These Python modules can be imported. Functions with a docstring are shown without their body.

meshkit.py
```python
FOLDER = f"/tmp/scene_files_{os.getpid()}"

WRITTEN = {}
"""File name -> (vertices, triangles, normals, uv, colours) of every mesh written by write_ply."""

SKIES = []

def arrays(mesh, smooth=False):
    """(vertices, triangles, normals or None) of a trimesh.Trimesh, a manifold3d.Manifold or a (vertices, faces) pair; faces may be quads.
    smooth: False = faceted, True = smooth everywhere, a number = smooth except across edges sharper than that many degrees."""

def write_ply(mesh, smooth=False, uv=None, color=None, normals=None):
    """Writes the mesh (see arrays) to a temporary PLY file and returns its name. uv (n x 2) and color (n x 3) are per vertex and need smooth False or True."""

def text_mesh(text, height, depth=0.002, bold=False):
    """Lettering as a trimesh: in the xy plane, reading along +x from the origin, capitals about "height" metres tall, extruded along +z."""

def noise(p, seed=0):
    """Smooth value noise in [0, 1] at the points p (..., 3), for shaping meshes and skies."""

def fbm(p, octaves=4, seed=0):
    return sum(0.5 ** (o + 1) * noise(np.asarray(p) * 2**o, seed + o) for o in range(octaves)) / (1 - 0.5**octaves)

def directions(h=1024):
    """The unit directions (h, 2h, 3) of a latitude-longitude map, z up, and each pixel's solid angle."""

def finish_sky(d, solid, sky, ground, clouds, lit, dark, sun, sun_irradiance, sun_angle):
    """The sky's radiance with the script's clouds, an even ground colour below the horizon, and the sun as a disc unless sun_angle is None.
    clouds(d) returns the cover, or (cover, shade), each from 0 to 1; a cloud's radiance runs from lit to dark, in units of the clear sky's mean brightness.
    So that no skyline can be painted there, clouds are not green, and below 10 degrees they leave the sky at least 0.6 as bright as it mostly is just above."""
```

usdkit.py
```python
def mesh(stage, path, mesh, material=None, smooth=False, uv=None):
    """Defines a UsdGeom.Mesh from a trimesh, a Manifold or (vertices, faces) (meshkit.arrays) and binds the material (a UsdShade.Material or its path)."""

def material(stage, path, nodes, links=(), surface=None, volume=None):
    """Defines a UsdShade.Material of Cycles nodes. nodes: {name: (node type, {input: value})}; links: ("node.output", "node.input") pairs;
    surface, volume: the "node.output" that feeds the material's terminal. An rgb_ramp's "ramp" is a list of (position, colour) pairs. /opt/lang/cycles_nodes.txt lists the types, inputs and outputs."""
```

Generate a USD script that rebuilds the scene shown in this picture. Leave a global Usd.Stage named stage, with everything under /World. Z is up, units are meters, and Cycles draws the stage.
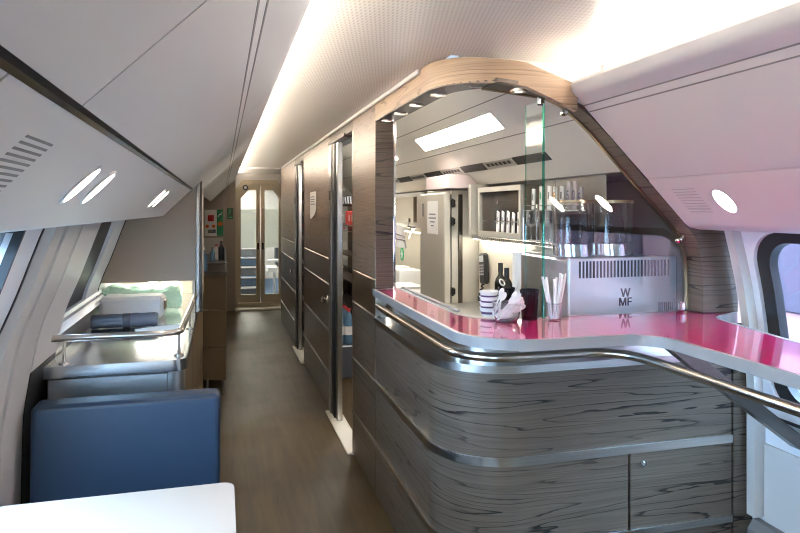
import math, random
import numpy as np, trimesh, manifold3d
from shapely.geometry import Polygon, LineString, Point, box as sbox
from shapely.ops import unary_union
from scipy.interpolate import PchipInterpolator
from pxr import Usd, UsdGeom, UsdLux, UsdShade, Gf, Sdf
import usdkit, meshkit

random.seed(7); np.random.seed(7)
stage = Usd.Stage.CreateInMemory()
UsdGeom.SetStageUpAxis(stage, 'Z'); UsdGeom.SetStageMetersPerUnit(stage, 1.0)
UsdGeom.Xform.Define(stage, '/World'); UsdGeom.Scope.Define(stage, '/World/Looks')

# ------------------------------------------------------------------ camera, sky, exposure
EYE = 1.55
YAW = math.atan(178 / 650.0)                 # the aisle vanishes left of the picture's centre
cam = UsdGeom.Camera.Define(stage, '/World/camera')
cam.CreateHorizontalApertureAttr(36.0); cam.CreateVerticalApertureAttr(36.0 * 533 / 800)
cam.CreateFocalLengthAttr(36.0 * 650 / 800)
cam.CreateVerticalApertureOffsetAttr(-(266.5 - 210) / 800 * 36.0)
cam.CreateClippingRangeAttr((0.02, 500.0))
cam.AddTranslateOp().Set((0, 0, EYE)); cam.AddRotateZOp().Set(-math.degrees(YAW)); cam.AddRotateXOp().Set(90)
cam.CreateExposureAttr(1.4)
dome = UsdLux.DomeLight.Define(stage, '/World/sky')
dome.CreateIntensityAttr(3.2); dome.CreateColorAttr(Gf.Vec3f(0.48, 0.70, 1.0))
COVE, COVE_RIGHT, LAMP, KITCHEN, UNDER, SPOT = 66.0, 42.0, 26.0, 20.0, 6.0, 1.2   # what the coach's own lamps emit

# ------------------------------------------------------------------ materials
MATS = {}
def mat(name, nodes, links=(), surface='p.BSDF'):
    MATS[name] = usdkit.material(stage, '/World/Looks/' + name, nodes, links, surface=surface)
    return MATS[name]
def plain(name, color, rough=.5, metal=0., bump=0., scale=40., **kw):
    p = dict(base_color=color, roughness=rough, metallic=metal, **kw)
    n = {'p': ('principled_bsdf', p)}; l = []
    if bump:
        n['g'] = ('geometry', {}); n['n'] = ('noise_texture', {'scale': scale, 'detail': 3.0})
        n['b'] = ('bump', {'strength': bump, 'distance': .01})
        l = [('g.position', 'n.vector'), ('n.fac', 'b.height'), ('b.normal', 'p.normal')]
    return mat(name, n, l)
def brushed(name, color, rough, stretch=(3, 3, 260), amount=.12, metal=1.0):
    return mat(name, {'g': ('geometry', {}), 'm': ('mapping', {'scale': stretch}), 'n': ('noise_texture', {'scale': 1.0, 'detail': 3.0}),
        'r': ('map_range', {'from_min': .3, 'from_max': .7, 'to_min': rough - .006, 'to_max': rough + .006}),
        'p': ('principled_bsdf', {'base_color': color, 'metallic': metal})},
        [('g.position', 'm.vector'), ('m.vector', 'n.vector'), ('n.fac', 'r.value'), ('r.result', 'p.roughness')])
def glow(name, color, strength):
    return mat(name, {'e': ('emission', {'color': color, 'strength': strength})}, surface='e.emission')
def pane(name, tint=(.96, .98, .97), ior=1.5, gloss=(1, 1, 1)):
    return mat(name, {'t': ('transparent_bsdf', {'color': tint}), 'g': ('glossy_bsdf', {'roughness': .01, 'color': gloss}), 'f': ('fresnel', {}),
        'o': ('geometry', {}), 'i': ('map_range', {'to_min': ior, 'to_max': 1 / ior}),      # leaving the thin sheet reflects as entering it does
        'x': ('mix_closure', {})}, [('o.backfacing', 'i.value'), ('i.result', 'f.IOR'), ('f.fac', 'x.fac'), ('t.BSDF', 'x.closure1'), ('g.BSDF', 'x.closure2')], surface='x.closure')
def wood(name, light, mid, dark, rough=.38, seed=0.0):
    # straight horizontal grain: stretched along both floor axes, so it runs round the bar's corner
    return mat(name, {'g': ('geometry', {}),
        'm1': ('mapping', {'scale': (.9, .9, 30), 'location': (seed, 0, seed)}), 'n1': ('noise_texture', {'scale': 1.0, 'detail': 5.0, 'roughness': .62, 'distortion': .2}),
        'm2': ('mapping', {'scale': (3.0, 3.0, 230), 'location': (0, seed, 0)}), 'n2': ('noise_texture', {'scale': 1.0, 'detail': 4.0, 'roughness': .6}),
        'm3': ('mapping', {'scale': (.20, .20, 5.0), 'location': (seed, 3, 5)}), 'n3': ('noise_texture', {'scale': 1.0, 'detail': 3.0, 'roughness': .45, 'distortion': .15}),
        'm5': ('mapping', {'scale': (5, 5, 45)}), 'n5': ('noise_texture', {'scale': 1.0, 'detail': 2.0}), 
        'c1': ('rgb_ramp', {'ramp': [(0.25, mid), (0.5, light), (.75, mid)]}),
        'c2': ('rgb_ramp', {'ramp': [(0.3, (.6, .6, .6)), (.62, (1, 1, 1))]}),
        'k0': ('math', {'math_type': 'multiply_add', 'value2': .03}), 'k1': ('math', {'math_type': 'multiply', 'value2': 25.0}), 'k2': ('math', {'math_type': 'fraction'}),
        'c3': ('rgb_ramp', {'ramp': [(0.0, (1, 1, 1)), (.05, (1, 1, 1)), (.10, (.4, .4, .4)), (.19, (0, 0, 0)), (.985, (0, 0, 0)), (1, (1, 1, 1))]}),
        'm4': ('mapping', {'scale': (1.6, 1.6, 5)}), 'n4': ('noise_texture', {'scale': 1.0, 'detail': 2.0}), 'c4': ('rgb_ramp', {'ramp': [(.34, (.42, .42, .42)), (.54, (1, 1, 1))]}),
        'x1': ('mix', {'mix_type': 'multiply', 'fac': .8}), 'x4': ('mix', {'mix_type': 'multiply', 'fac': 1.0}),
        'x2': ('mix', {'mix_type': 'mix', 'color2': dark}),
        'b': ('bump', {'strength': .1, 'distance': .002}), 'p': ('principled_bsdf', {'roughness': rough})},
        [('g.position', 'm%d.vector' % i) for i in range(1, 6)] + [('m%d.vector' % i, 'n%d.vector' % i) for i in range(1, 6)] +
        [('n1.fac', 'c1.fac'), ('n2.fac', 'c2.fac'), ('n5.fac', 'k0.value1'), ('n3.fac', 'k0.value3'), ('k0.value', 'k1.value1'), ('k1.value', 'k2.value1'), ('k2.value', 'c3.fac'), ('n4.fac', 'c4.fac'),
         ('c1.color', 'x1.color1'), ('c2.color', 'x1.color2'), ('c3.color', 'x4.color1'), ('c4.color', 'x4.color2'),
         ('x1.color', 'x2.color1'), ('x4.color', 'x2.fac'), ('x2.color', 'p.base_color'), ('n2.fac', 'b.height'), ('b.normal', 'p.normal')])

wood('wood', (.132, .101, .076), (.092, .071, .053), (.008, .0065, .006), rough=.30)
wood('wood_upper', (.215, .160, .120), (.150, .112, .084), (.030, .022, .018), rough=.36, seed=2.0)
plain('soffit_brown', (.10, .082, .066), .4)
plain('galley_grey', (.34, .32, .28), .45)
pane('smoke_pane', (.34, .33, .42))
mat('glass_visible', {'t': ('transparent_bsdf', {}), 'd': ('diffuse_bsdf', {'color': (.85, .87, .88)}), 'g': ('glossy_bsdf', {'roughness': .05}), 'a': ('mix_closure', {'fac': .55}), 'l': ('layer_weight', {'blend': .62}), 'x': ('mix_closure', {})},
    [('d.BSDF', 'a.closure1'), ('g.BSDF', 'a.closure2'), ('l.facing', 'x.fac'), ('t.BSDF', 'x.closure1'), ('a.closure', 'x.closure2')], surface='x.closure')
mat('hopper_glass', {'t': ('transparent_bsdf', {'color': (.93, .95, .96)}), 'g': ('glossy_bsdf', {'roughness': .04}), 'l': ('layer_weight', {'blend': .30}), 'x': ('mix_closure', {})},
    [('l.facing', 'x.fac'), ('t.BSDF', 'x.closure1'), ('g.BSDF', 'x.closure2')], surface='x.closure')
wood('wood_light', (.40, .285, .19), (.30, .205, .13), (.14, .09, .055), rough=.42, seed=4.0)
plain('panel', (.60, .585, .57), .42, bump=.02, scale=300)
plain('panel_pale', (.62, .60, .59), .40)
plain('pillar', (.55, .53, .51), .5, bump=.03, scale=250)
plain('window_frame', (.74, .76, .80), .35)
plain('wall_grey', (.42, .42, .43), .5)
plain('partition', (.41, .345, .275), .5, bump=.03, scale=400)
plain('bulkhead', (.33, .28, .23), .5)
plain('kitchen_white', (.74, .72, .67), .4)
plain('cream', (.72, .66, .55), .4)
plain('black_rubber', (.018, .02, .022), .45)
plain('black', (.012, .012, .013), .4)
plain('dark_gap', (.02, .02, .02), .8)
plain('slot_grey', (.20, .195, .19), .6)
plain('slot_pale', (.46, .42, .43), .6)
plain('magenta', (.58, .006, .155), .13, coat_weight=1.0, coat_roughness=.04)
plain('rim', (.27, .275, .285), .3)
plain('leather', (.012, .031, .062), .42, bump=.10, scale=260)
plain('leather_dark', (.026, .032, .045), .42, bump=.1, scale=260)
plain('table_white', (.44, .375, .315), .28)
plain('white', (.82, .82, .81), .4)
plain('paper', (.86, .86, .85), .6)
plain('ink', (.10, .12, .2), .6)
plain('stripe_purple', (.09, .05, .13), .4)
plain('red', (.55, .02, .02), .4)
plain('green_sign', (.012, .23, .10), .4)
plain('green_bright', (.04, .48, .2), .4)
plain('dark_green', (.012, .06, .02), .4)
plain('orange', (.75, .16, .06), .4)
plain('yellow', (.8, .42, .02), .4)
plain('pale_green', (.62, .82, .74), .35, transmission_weight=.25)
plain('bag_grey', (.09, .10, .125), .28)
plain('pink_pale', (.74, .62, .60), .5)
plain('beans', (.07, .035, .045), .5, bump=.5, scale=120)
plain('carpet_blue', (.06, .10, .17), .9, bump=.3, scale=300)
plain('carpet_grey', (.12, .125, .135), .9, bump=.3, scale=300)
plain('brown_panel', (.155, .112, .064), .42)
plain('door_frame', (.47, .40, .28), .42)
plain('bottle_blue', (.22, .42, .62), .1, transmission_weight=.5)
plain('bottle_black', (.006, .008, .006), .12)
plain('plastic_clear', (.95, .95, .97), .06, transmission_weight=.93, ior=1.25)
plain('glass_clear', (1, 1, 1), .0, transmission_weight=1.0, ior=1.2)
plain('plastic_smoke', (.25, .25, .3), .08, transmission_weight=.7, ior=1.2)
plain('sill', (.74, .72, .66), .45)
plain('asphalt', (.12, .12, .13), .8)
plain('facade_pink', (.30, .135, .145), .8)
plain('facade_grey', (.30, .34, .37), .8)
plain('facade_window', (.07, .05, .07), .7, specular_ior_level=.1)
plain('roof_dark', (.12, .12, .14), .7)
plain('leaf_green', (.07, .16, .06), .7)
brushed('steel', (.62, .61, .59), .25, (3, 3, 120), .008)
brushed('steel_soft', (.58, .58, .57), .36, (3, 3, 120), .012)
brushed('steel_panel', (.66, .68, .72), .42, (3, 3, 120), .01, .6)
brushed('steel_top', (.60, .61, .62), .17, (120, 4, 4), .008)
brushed('steel_tinted', (.50, .425, .35), .30, (3, 3, 120), .010)
brushed('steel_fridge', (.60, .575, .51), .42, (3, 3, 120), .010, .45)
brushed('steel_dark', (.16, .145, .13), .25, (3, 3, 120), .01)
plain('chrome', (.80, .79, .77), .10, 1.0)
plain('rail_steel', (.68, .63, .57), .2, 1.0)
plain('brass', (.55, .42, .27), .25, 1.0)
pane('window_pane', (.90, .95, .96))
pane('pane')
pane('glass_edge', (.35, .78, .68), 1.7, (.6, 1, .9))
mat('frosted', {'d': ('translucent_bsdf', {'color': (.85, .86, .83)}), 'w': ('diffuse_bsdf', {'color': (.8, .81, .78)}), 't': ('transparent_bsdf', {}), 'a': ('mix_closure', {'fac': .5}), 'x': ('mix_closure', {'fac': .12})},
    [('d.BSDF', 'a.closure1'), ('w.BSDF', 'a.closure2'), ('a.closure', 'x.closure1'), ('t.BSDF', 'x.closure2')], surface='x.closure')
glow('cove_led', (1.0, .88, .72), COVE)
glow('cove_led_bar', (1.0, .88, .74), COVE_RIGHT)
glow('lamp_glow', (1.0, .93, .84), LAMP)
glow('kitchen_glow', (1.0, .97, .90), KITCHEN)
glow('under_glow', (1.0, .93, .78), UNDER)
glow('niche_glow', (1.0, .93, .82), 12.0)
glow('spot_glow', (1.0, .9, .78), SPOT)
glow('far_glow', (1.0, .90, .74), 14.0)
# floor: dark brown plank-printed vinyl with soft gloss
mat('floor', {'g': ('geometry', {}), 'm': ('mapping', {'scale': (22, 1.6, 1)}), 'n': ('noise_texture', {'scale': 1.0, 'detail': 6.0, 'roughness': .65}),
    'n2': ('noise_texture', {'scale': 1.7, 'detail': 3.0}), 'c': ('rgb_ramp', {'ramp': [(.25, (.040, .025, .008)), (.5, (.070, .044, .015)), (.75, (.105, .069, .027))]}),
    'r': ('map_range', {'from_min': .3, 'from_max': .7, 'to_min': .32, 'to_max': .46}), 'b': ('bump', {'strength': .08, 'distance': .002}), 'p': ('principled_bsdf', {})},
    [('g.position', 'm.vector'), ('m.vector', 'n.vector'), ('g.position', 'n2.vector'), ('n.fac', 'c.fac'), ('c.color', 'p.base_color'), ('n2.fac', 'r.value'), ('r.result', 'p.roughness'), ('n.fac', 'b.height'), ('b.normal', 'p.normal')])
# perforated ceiling sheet: rows of tiny holes
S = 2 * math.pi
mat('perforated', {'g': ('geometry', {}), 's': ('separate_xyz', {}),
    'x1': ('math', {'math_type': 'multiply', 'value2': S / .014}), 'x2': ('math', {'math_type': 'sine'}),
    'y1': ('math', {'math_type': 'multiply', 'value2': S / .055}), 'y2': ('math', {'math_type': 'sine'}),
    'k': ('math', {'math_type': 'multiply'}), 'r': ('map_range', {'from_min': .25, 'from_max': .75, 'clamp': True}),
    'c': ('mix', {'color1': (.64, .61, .58), 'color2': (.42, .40, .38)}),
    'p': ('principled_bsdf', {'roughness': .30, 'metallic': .2})},
    [('g.position', 's.vector'), ('s.x', 'x1.value1'), ('x1.value', 'x2.value1'), ('s.y', 'y1.value1'), ('y1.value', 'y2.value1'), ('x2.value', 'k.value1'), ('y2.value', 'k.value2'),
     ('k.value', 'r.value'), ('r.result', 'c.fac'), ('c.color', 'p.base_color')])

# ------------------------------------------------------------------ shape helpers (all in world metres: x across, y along the aisle, z up)
M3 = manifold3d.Manifold
def tm(m):
    if isinstance(m, trimesh.Trimesh): return m
    a = m.to_mesh(); return trimesh.Trimesh(a.vert_properties[:, :3], a.tri_verts, process=False)
def cat(*ms): return trimesh.util.concatenate([tm(m) for m in ms])
def bx(x0, x1, y0, y1, z0, z1, b=.004):
    x0, x1 = sorted((x0, x1)); y0, y1 = sorted((y0, y1)); z0, z1 = sorted((z0, z1))
    b = min(b, .45 * (x1 - x0), .45 * (y1 - y0), .45 * (z1 - z0))
    P = []
    for x, sx in ((x0, 1), (x1, -1)):
        for y, sy in ((y0, 1), (y1, -1)):
            for z, sz in ((z0, 1), (z1, -1)):
                P += [(x + sx * b, y + sy * b, z), (x + sx * b, y, z + sz * b), (x, y + sy * b, z + sz * b)]
    return tm(M3.hull_points(np.array(P)))
def ext(poly, h):
    gs = [g for g in getattr(poly, 'geoms', [poly]) if g.area > 1e-9]
    return trimesh.util.concatenate([trimesh.creation.extrude_polygon(g, h, engine='earcut') for g in gs])
def xz(poly, y0, y1):        # profile across the coach, run along the aisle
    m = ext(poly if hasattr(poly, 'area') else Polygon(poly), y1 - y0); v = m.vertices
    return trimesh.Trimesh(np.stack([v[:, 0], y0 + v[:, 2], v[:, 1]], 1), m.faces[:, ::-1], process=False)
def yz(poly, x0, x1):
    m = ext(poly if hasattr(poly, 'area') else Polygon(poly), x1 - x0); v = m.vertices
    return trimesh.Trimesh(np.stack([x0 + v[:, 2], v[:, 0], v[:, 1]], 1), m.faces, process=False)
def xy(poly, z0, z1):
    m = ext(poly if hasattr(poly, 'area') else Polygon(poly), z1 - z0); m.apply_translation((0, 0, z0)); return m
def rr(a0, b0, a1, b1, r):   # rounded rectangle
    return sbox(a0 + r, b0 + r, a1 - r, b1 - r).buffer(r, 8)
def arc_path(pts, radii, n=10):
    """Polyline with its inner corners rounded."""
    out = [np.array(pts[0], float)]
    for i in range(1, len(pts) - 1):
        p, a, b = (np.array(q, float) for q in (pts[i], pts[i - 1], pts[i + 1]))
        r = radii[i - 1]
        u, v = (a - p) / np.linalg.norm(a - p), (b - p) / np.linalg.norm(b - p)
        if r <= 0: out.append(p); continue
        ang = math.acos(np.clip(u @ v, -1, 1)); d = r / math.tan(ang / 2)
        c = p + (u + v) / np.linalg.norm(u + v) * r / math.sin(ang / 2)
        s, e = p + u * d - c, p + v * d - c
        for t in np.linspace(0, 1, n):
            w = math.acos(np.clip(s @ e / r / r, -1, 1))
            out.append(c + (math.sin((1 - t) * w) * s + math.sin(t * w) * e) / math.sin(w))
    out.append(np.array(pts[-1], float)); return np.array(out)
def tube(path, r, n=12, cap=True):
    P = np.asarray(path, float); R = np.broadcast_to(np.asarray(r, float), (len(P),))
    T = np.gradient(P, axis=0); T /= np.linalg.norm(T, axis=1, keepdims=True)
    u = np.cross(T[0], [0, 0, 1.]); u = u if np.linalg.norm(u) > .1 else np.cross(T[0], [1., 0, 0]); u /= np.linalg.norm(u)
    V = []; a = np.arange(n) * 2 * np.pi / n
    for p, t, q in zip(P, T, R):
        u = u - t * (u @ t); u /= np.linalg.norm(u); w = np.cross(t, u)
        V.append(p + q * (np.cos(a)[:, None] * u + np.sin(a)[:, None] * w))
    F = []
    for i in range(len(P) - 1):
        for k in range(n):
            A, B, C, D = i * n + k, i * n + (k + 1) % n, (i + 1) * n + (k + 1) % n, (i + 1) * n + k
            F += [(A, B, C), (A, C, D)]
    V = np.vstack(V)
    if cap:
        V = np.vstack([V, P[0], P[-1]]); m = len(V); e = (len(P) - 1) * n
        for k in range(n): F += [(m - 2, (k + 1) % n, k), (m - 1, e + k, e + (k + 1) % n)]
    return trimesh.Trimesh(V, F, process=False)
def rod(a, b, r, n=10): return tube([a, b], r, n)
def lathe(prof, x, y, z, n=28):
    m = trimesh.creation.revolve(np.array(prof, float), sections=n); m.apply_translation((x, y, z)); return m
def move(m, loc=(0, 0, 0), rx=0, ry=0, rz=0):
    m = tm(m).copy()
    for a, ax in ((rx, (1, 0, 0)), (ry, (0, 1, 0)), (rz, (0, 0, 1))):
        if a: m.apply_transform(trimesh.transformations.rotation_matrix(math.radians(a), ax))
    m.apply_translation(loc); return m
def disc45(side, x, y, z, r, t):   # a disc lying in the sloped ceiling panel, facing the room
    m = trimesh.creation.cylinder(r, t, sections=32)
    return move(m, (x, y, z), ry=45 if side == 'right' else -45)

# ------------------------------------------------------------------ naming
COUNT = {}
def numbered(path):
    k = COUNT.get(path, 0); COUNT[path] = k + 1
    return path if not k else f'{path}_{k:03d}'
def tag(prim, label=None, cat_=None, group=None, kind=None):
    for k, v in (('label', label), ('category', cat_), ('group', group), ('kind', kind)):
        if v: prim.SetCustomDataByKey(k, v)
    return prim
BASE = {}
def thing(name, label, cat_, loc=(0, 0, 0), group=None, kind=None):
    p = numbered('/World/' + name)
    x = UsdGeom.Xform.Define(stage, p); x.AddTranslateOp().Set(Gf.Vec3d(*map(float, loc)))
    BASE[p] = np.array(loc, float); tag(x.GetPrim(), label, cat_, group, kind); return p
def part(parent, name, mesh, m, smooth=30, label=None, kind=None):
    mesh = tm(mesh).copy(); mesh.apply_translation(-BASE[parent])
    p = numbered(parent + '/' + name)
    g = usdkit.mesh(stage, p, mesh, MATS[m], smooth); BASE[p] = BASE[parent]
    tag(g.GetPrim(), label, None, None, kind); return p
def solo(name, mesh, m, label, cat_, group=None, kind=None, smooth=30):
    mesh = tm(mesh).copy(); b = mesh.bounds; loc = np.array([*(b[0] + b[1])[:2] / 2, b[0][2]]); mesh.apply_translation(-loc)
    p = numbered('/World/' + name); g = usdkit.mesh(stage, p, mesh, MATS[m], smooth)
    UsdGeom.Xformable(g).AddTranslateOp().Set(Gf.Vec3d(*map(float, loc))); BASE[p] = loc
    tag(g.GetPrim(), label, cat_, group, kind); return p
def copy(src, loc, label, group=None, rz=0):
    s = stage.GetPrimAtPath(src); name = src.rsplit('/', 1)[1]
    root = '/World/' + name
    p = numbered(root); x = UsdGeom.Xform.Define(stage, p)
    x.GetPrim().GetReferences().AddInternalReference(src); x.ClearXformOpOrder()
    for a in [o for o in x.GetPrim().GetAttributes() if o.GetName().startswith('xformOp')]: pass
    x.GetPrim().CreateAttribute('xformOp:translate', Sdf.ValueTypeNames.Double3).Set(Gf.Vec3d(*map(float, loc)))
    order = ['xformOp:translate']
    if rz:
        x.GetPrim().CreateAttribute('xformOp:rotateZ', Sdf.ValueTypeNames.Double).Set(float(rz)); order.append('xformOp:rotateZ')
    x.GetXformOpOrderAttr().Set(order)
    x.GetPrim().SetInstanceable(True)
    tag(x.GetPrim(), label, s.GetCustomDataByKey('category'), group or s.GetCustomDataByKey('group')); return p
def struct(name, label, loc=(0, 0, 0)): return thing(name, label, None, loc, None, 'structure')
def struct_mesh(name, mesh, m, label, smooth=30): return solo(name, mesh, m, label, None, None, 'structure', smooth)

# ================================================================== THE COACH SHELL
Y0, Y1 = -2.6, 10.55                      # behind the camera ... gangway door
XC2 = 1.49                                # mirror: left = 1.49 - right
XL = PchipInterpolator([0, .8, .95, 1.047, 1.14, 1.275, 1.494, 1.56, 1.8], [-.735, -.725, -.705, -.688, -.666, -.612, -.532, -.505, -.40])
XR = PchipInterpolator([0, .8, 1.0, 1.17, 1.25, 1.46, 1.56, 1.8], [2.14, 2.14, 2.125, 2.10, 2.085, 2.03, 2.0, 1.92])
def wallmap(poly, side, d0, d1, size=.09):
    """A (y, z) outline bent onto the coach's side; d0..d1 is the depth into the room."""
    m = yz(poly, 0, 1.0); v, f = trimesh.remesh.subdivide_to_size(m.vertices * [.001, 1, 1], m.faces, size, max_iter=14)
    d = np.where(v[:, 0] < .0005, d0, d1)
    if side == 'left': x = XL(v[:, 2]) + d
    else: x = XR(v[:, 2]) - d
    out = trimesh.Trimesh(np.stack([x, v[:, 1], v[:, 2]], 1), f, process=True)
    if side == 'right': out.invert()
    return out

fl = struct('floor', 'dark brown plank-printed vinyl floor of the aisle')
part(fl, 'floor_sheet', bx(-.74, 2.14, Y0, Y1 + .05, -.05, 0, .001), 'floor', False)
# ---- windows
def window(side, y0, y1, z0, z1, label, edge=.15, fr=.10, below=.10):
    w = struct('window_%d' % (1 + sum(k.startswith('/World/window_') for k in COUNT)), label)
    outer = rr(y0 - edge - fr, z0 - edge * .8 - below, y1 + edge + fr, z1 + .10, .05) if fr else None
    ring = rr(y0 - edge, z0 - edge * .8, y1 + edge, z1 + .04, .14); hole = rr(y0, z0, y1, z1, .11)
    if outer is not None:
        part(w, 'frame', wallmap(outer.difference(ring), side, -.03, .012), 'window_frame')
        part(w, 'gasket', wallmap(outer.buffer(.008).difference(outer.buffer(-.004)), side, -.01, .016), 'black_rubber')
    part(w, 'rubber_seal', wallmap(ring.difference(hole), side, -.045, -.004), 'black_rubber')
    part(w, 'glass_pane', wallmap(hole.buffer(.03), side, -.038, -.032, .2), 'window_pane')
    return ring if outer is None else outer
cut = {'left': [], 'right': []}
cut['left'].append(window('left', .55, 2.04, .80, 1.50, 'tinted window on the left side beside the white table', edge=.065, fr=.068))
cut['left'].append(window('left', 2.62, 3.27, 1.18, 1.52, 'narrow window on the left side above the steel counter', edge=.30, fr=.34, below=.01))
cut['left'].append(window('left', -2.0, -.4, .80, 1.45, 'window on the left side behind the camera'))
cut['right'].append(window('right', .45, 2.075, .80, 1.425, 'tinted window on the right side beside the magenta bar', edge=.058, fr=.055, below=.03))
cut['right'].append(window('right', -2.0, -.5, .80, 1.42, 'window on the right side behind the camera'))
wl = struct('wall_left', 'pale curved side wall under the left luggage panels')
for k, (a, b) in enumerate(((Y0, 2.2), (2.2, 4.0), (4.0, Y1))):
    part(wl, 'wall_panel', wallmap(sbox(a, 0, b, 1.56).difference(unary_union(cut['left'])), 'left', -.04, 0), 'wall_grey' if k == 2 else 'window_frame')
# column cover between the two left windows, with its grooves and pale end panel
part(wl, 'pillar_cover', wallmap(sbox(2.19, .02, 2.31, 1.53), 'left', 0, .044, .05), 'pillar')
part(wl, 'pillar_cover', wallmap(sbox(2.316, .02, 2.44, 1.53), 'left', 0, .052, .05), 'pillar')
part(wl, 'pillar_cover', wallmap(sbox(2.446, .02, 2.56, 1.53), 'left', 0, .047, .05), 'pillar')
part(wl, 'pillar_panel', wallmap(sbox(2.566, .975, 2.92, 1.53), 'left', 0, .050, .05), 'panel_pale')
part(wl, 'heater_cover', wallmap(sbox(2.566, .02, 2.92, .97), 'left', 0, .050), 'black')  # black panel paints the shade in the gap between column and bench
wr = struct('wall_right', 'light grey side wall under the bar and its window')
part(wr, 'wall_panel', wallmap(sbox(Y0, 0, 2.24, 1.50).difference(unary_union(cut['right'])), 'right', -.04, 0), 'window_frame')
part(wr, 'lower_panel', wallmap(sbox(.30, .285, 2.16, .60), 'right', 0, .012), 'panel')
part(wr, 'window_post', wallmap(sbox(2.165, .30, 2.206, 1.47), 'right', 0, .055), 'pillar')
bb = struct('baseboard_right', 'grey skirting duct along the right wall')
part(bb, 'duct_face', xz([(2.13, .0), (2.13, .285), (2.10, .285), (2.075, .25), (2.06, .03), (2.06, 0)], Y0, 2.19), 'slot_grey')
part(bb, 'duct_foot', bx(2.0, 2.07, Y0, 2.19, 0, .05, .01), 'rim')

# ---- sloped luggage panels, cove shelves (right side profile, mirrored to the left)
def mir(poly): return [(XC2 - x, z) for x, z in poly]
def slope_parts(q, d=0.0):          # q: where the trim band starts and ends across the 45-degree slope
    q0, q1 = q; Z = lambda x: 3.322 - x
    fascia = [(1.284 + d, 2.030), (1.290 + d, 2.002), (1.306 + d, 1.984), (q0 - .0015, Z(q0 - .0015)), (q0 + .010, Z(q0) + .014), (1.33, 2.0), (1.50, 2.0), (1.50, 2.012), (1.318 + d, 2.012), (1.302 + d, 2.042), (1.29 + d, 2.042)]
    trim = [(q0 + .0015, Z(q0 + .0015)), (q1 - .0015, Z(q1 - .0015)), (q1 + .0095, Z(q1 - .0125)), (q0 + .0125, Z(q0 - .0095))]
    upper = [(q1 + .0015, Z(q1 + .0015)), (1.653, 1.676), (1.671, 1.694), (q1 + .0195, Z(q1 - .0165))]
    return fascia, trim, upper
LOWER = [(1.657, 1.675), (1.664, 1.662), (1.83, 1.497), (1.852, 1.480), (1.90, 1.470), (2.05, 1.462), (2.05, 1.476), (1.90, 1.49), (1.86, 1.50), (1.70, 1.66), (1.668, 1.688)]
LIP = [(1.660, 1.679), (1.680, 1.662), (1.686, 1.668), (1.67, 1.69)]
cr = struct('wall_upper_right', 'sloped pale luggage panels and cove lip on the right')
cl = struct('wall_upper_left', 'sloped grey luggage panels and cove lip on the left')
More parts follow.
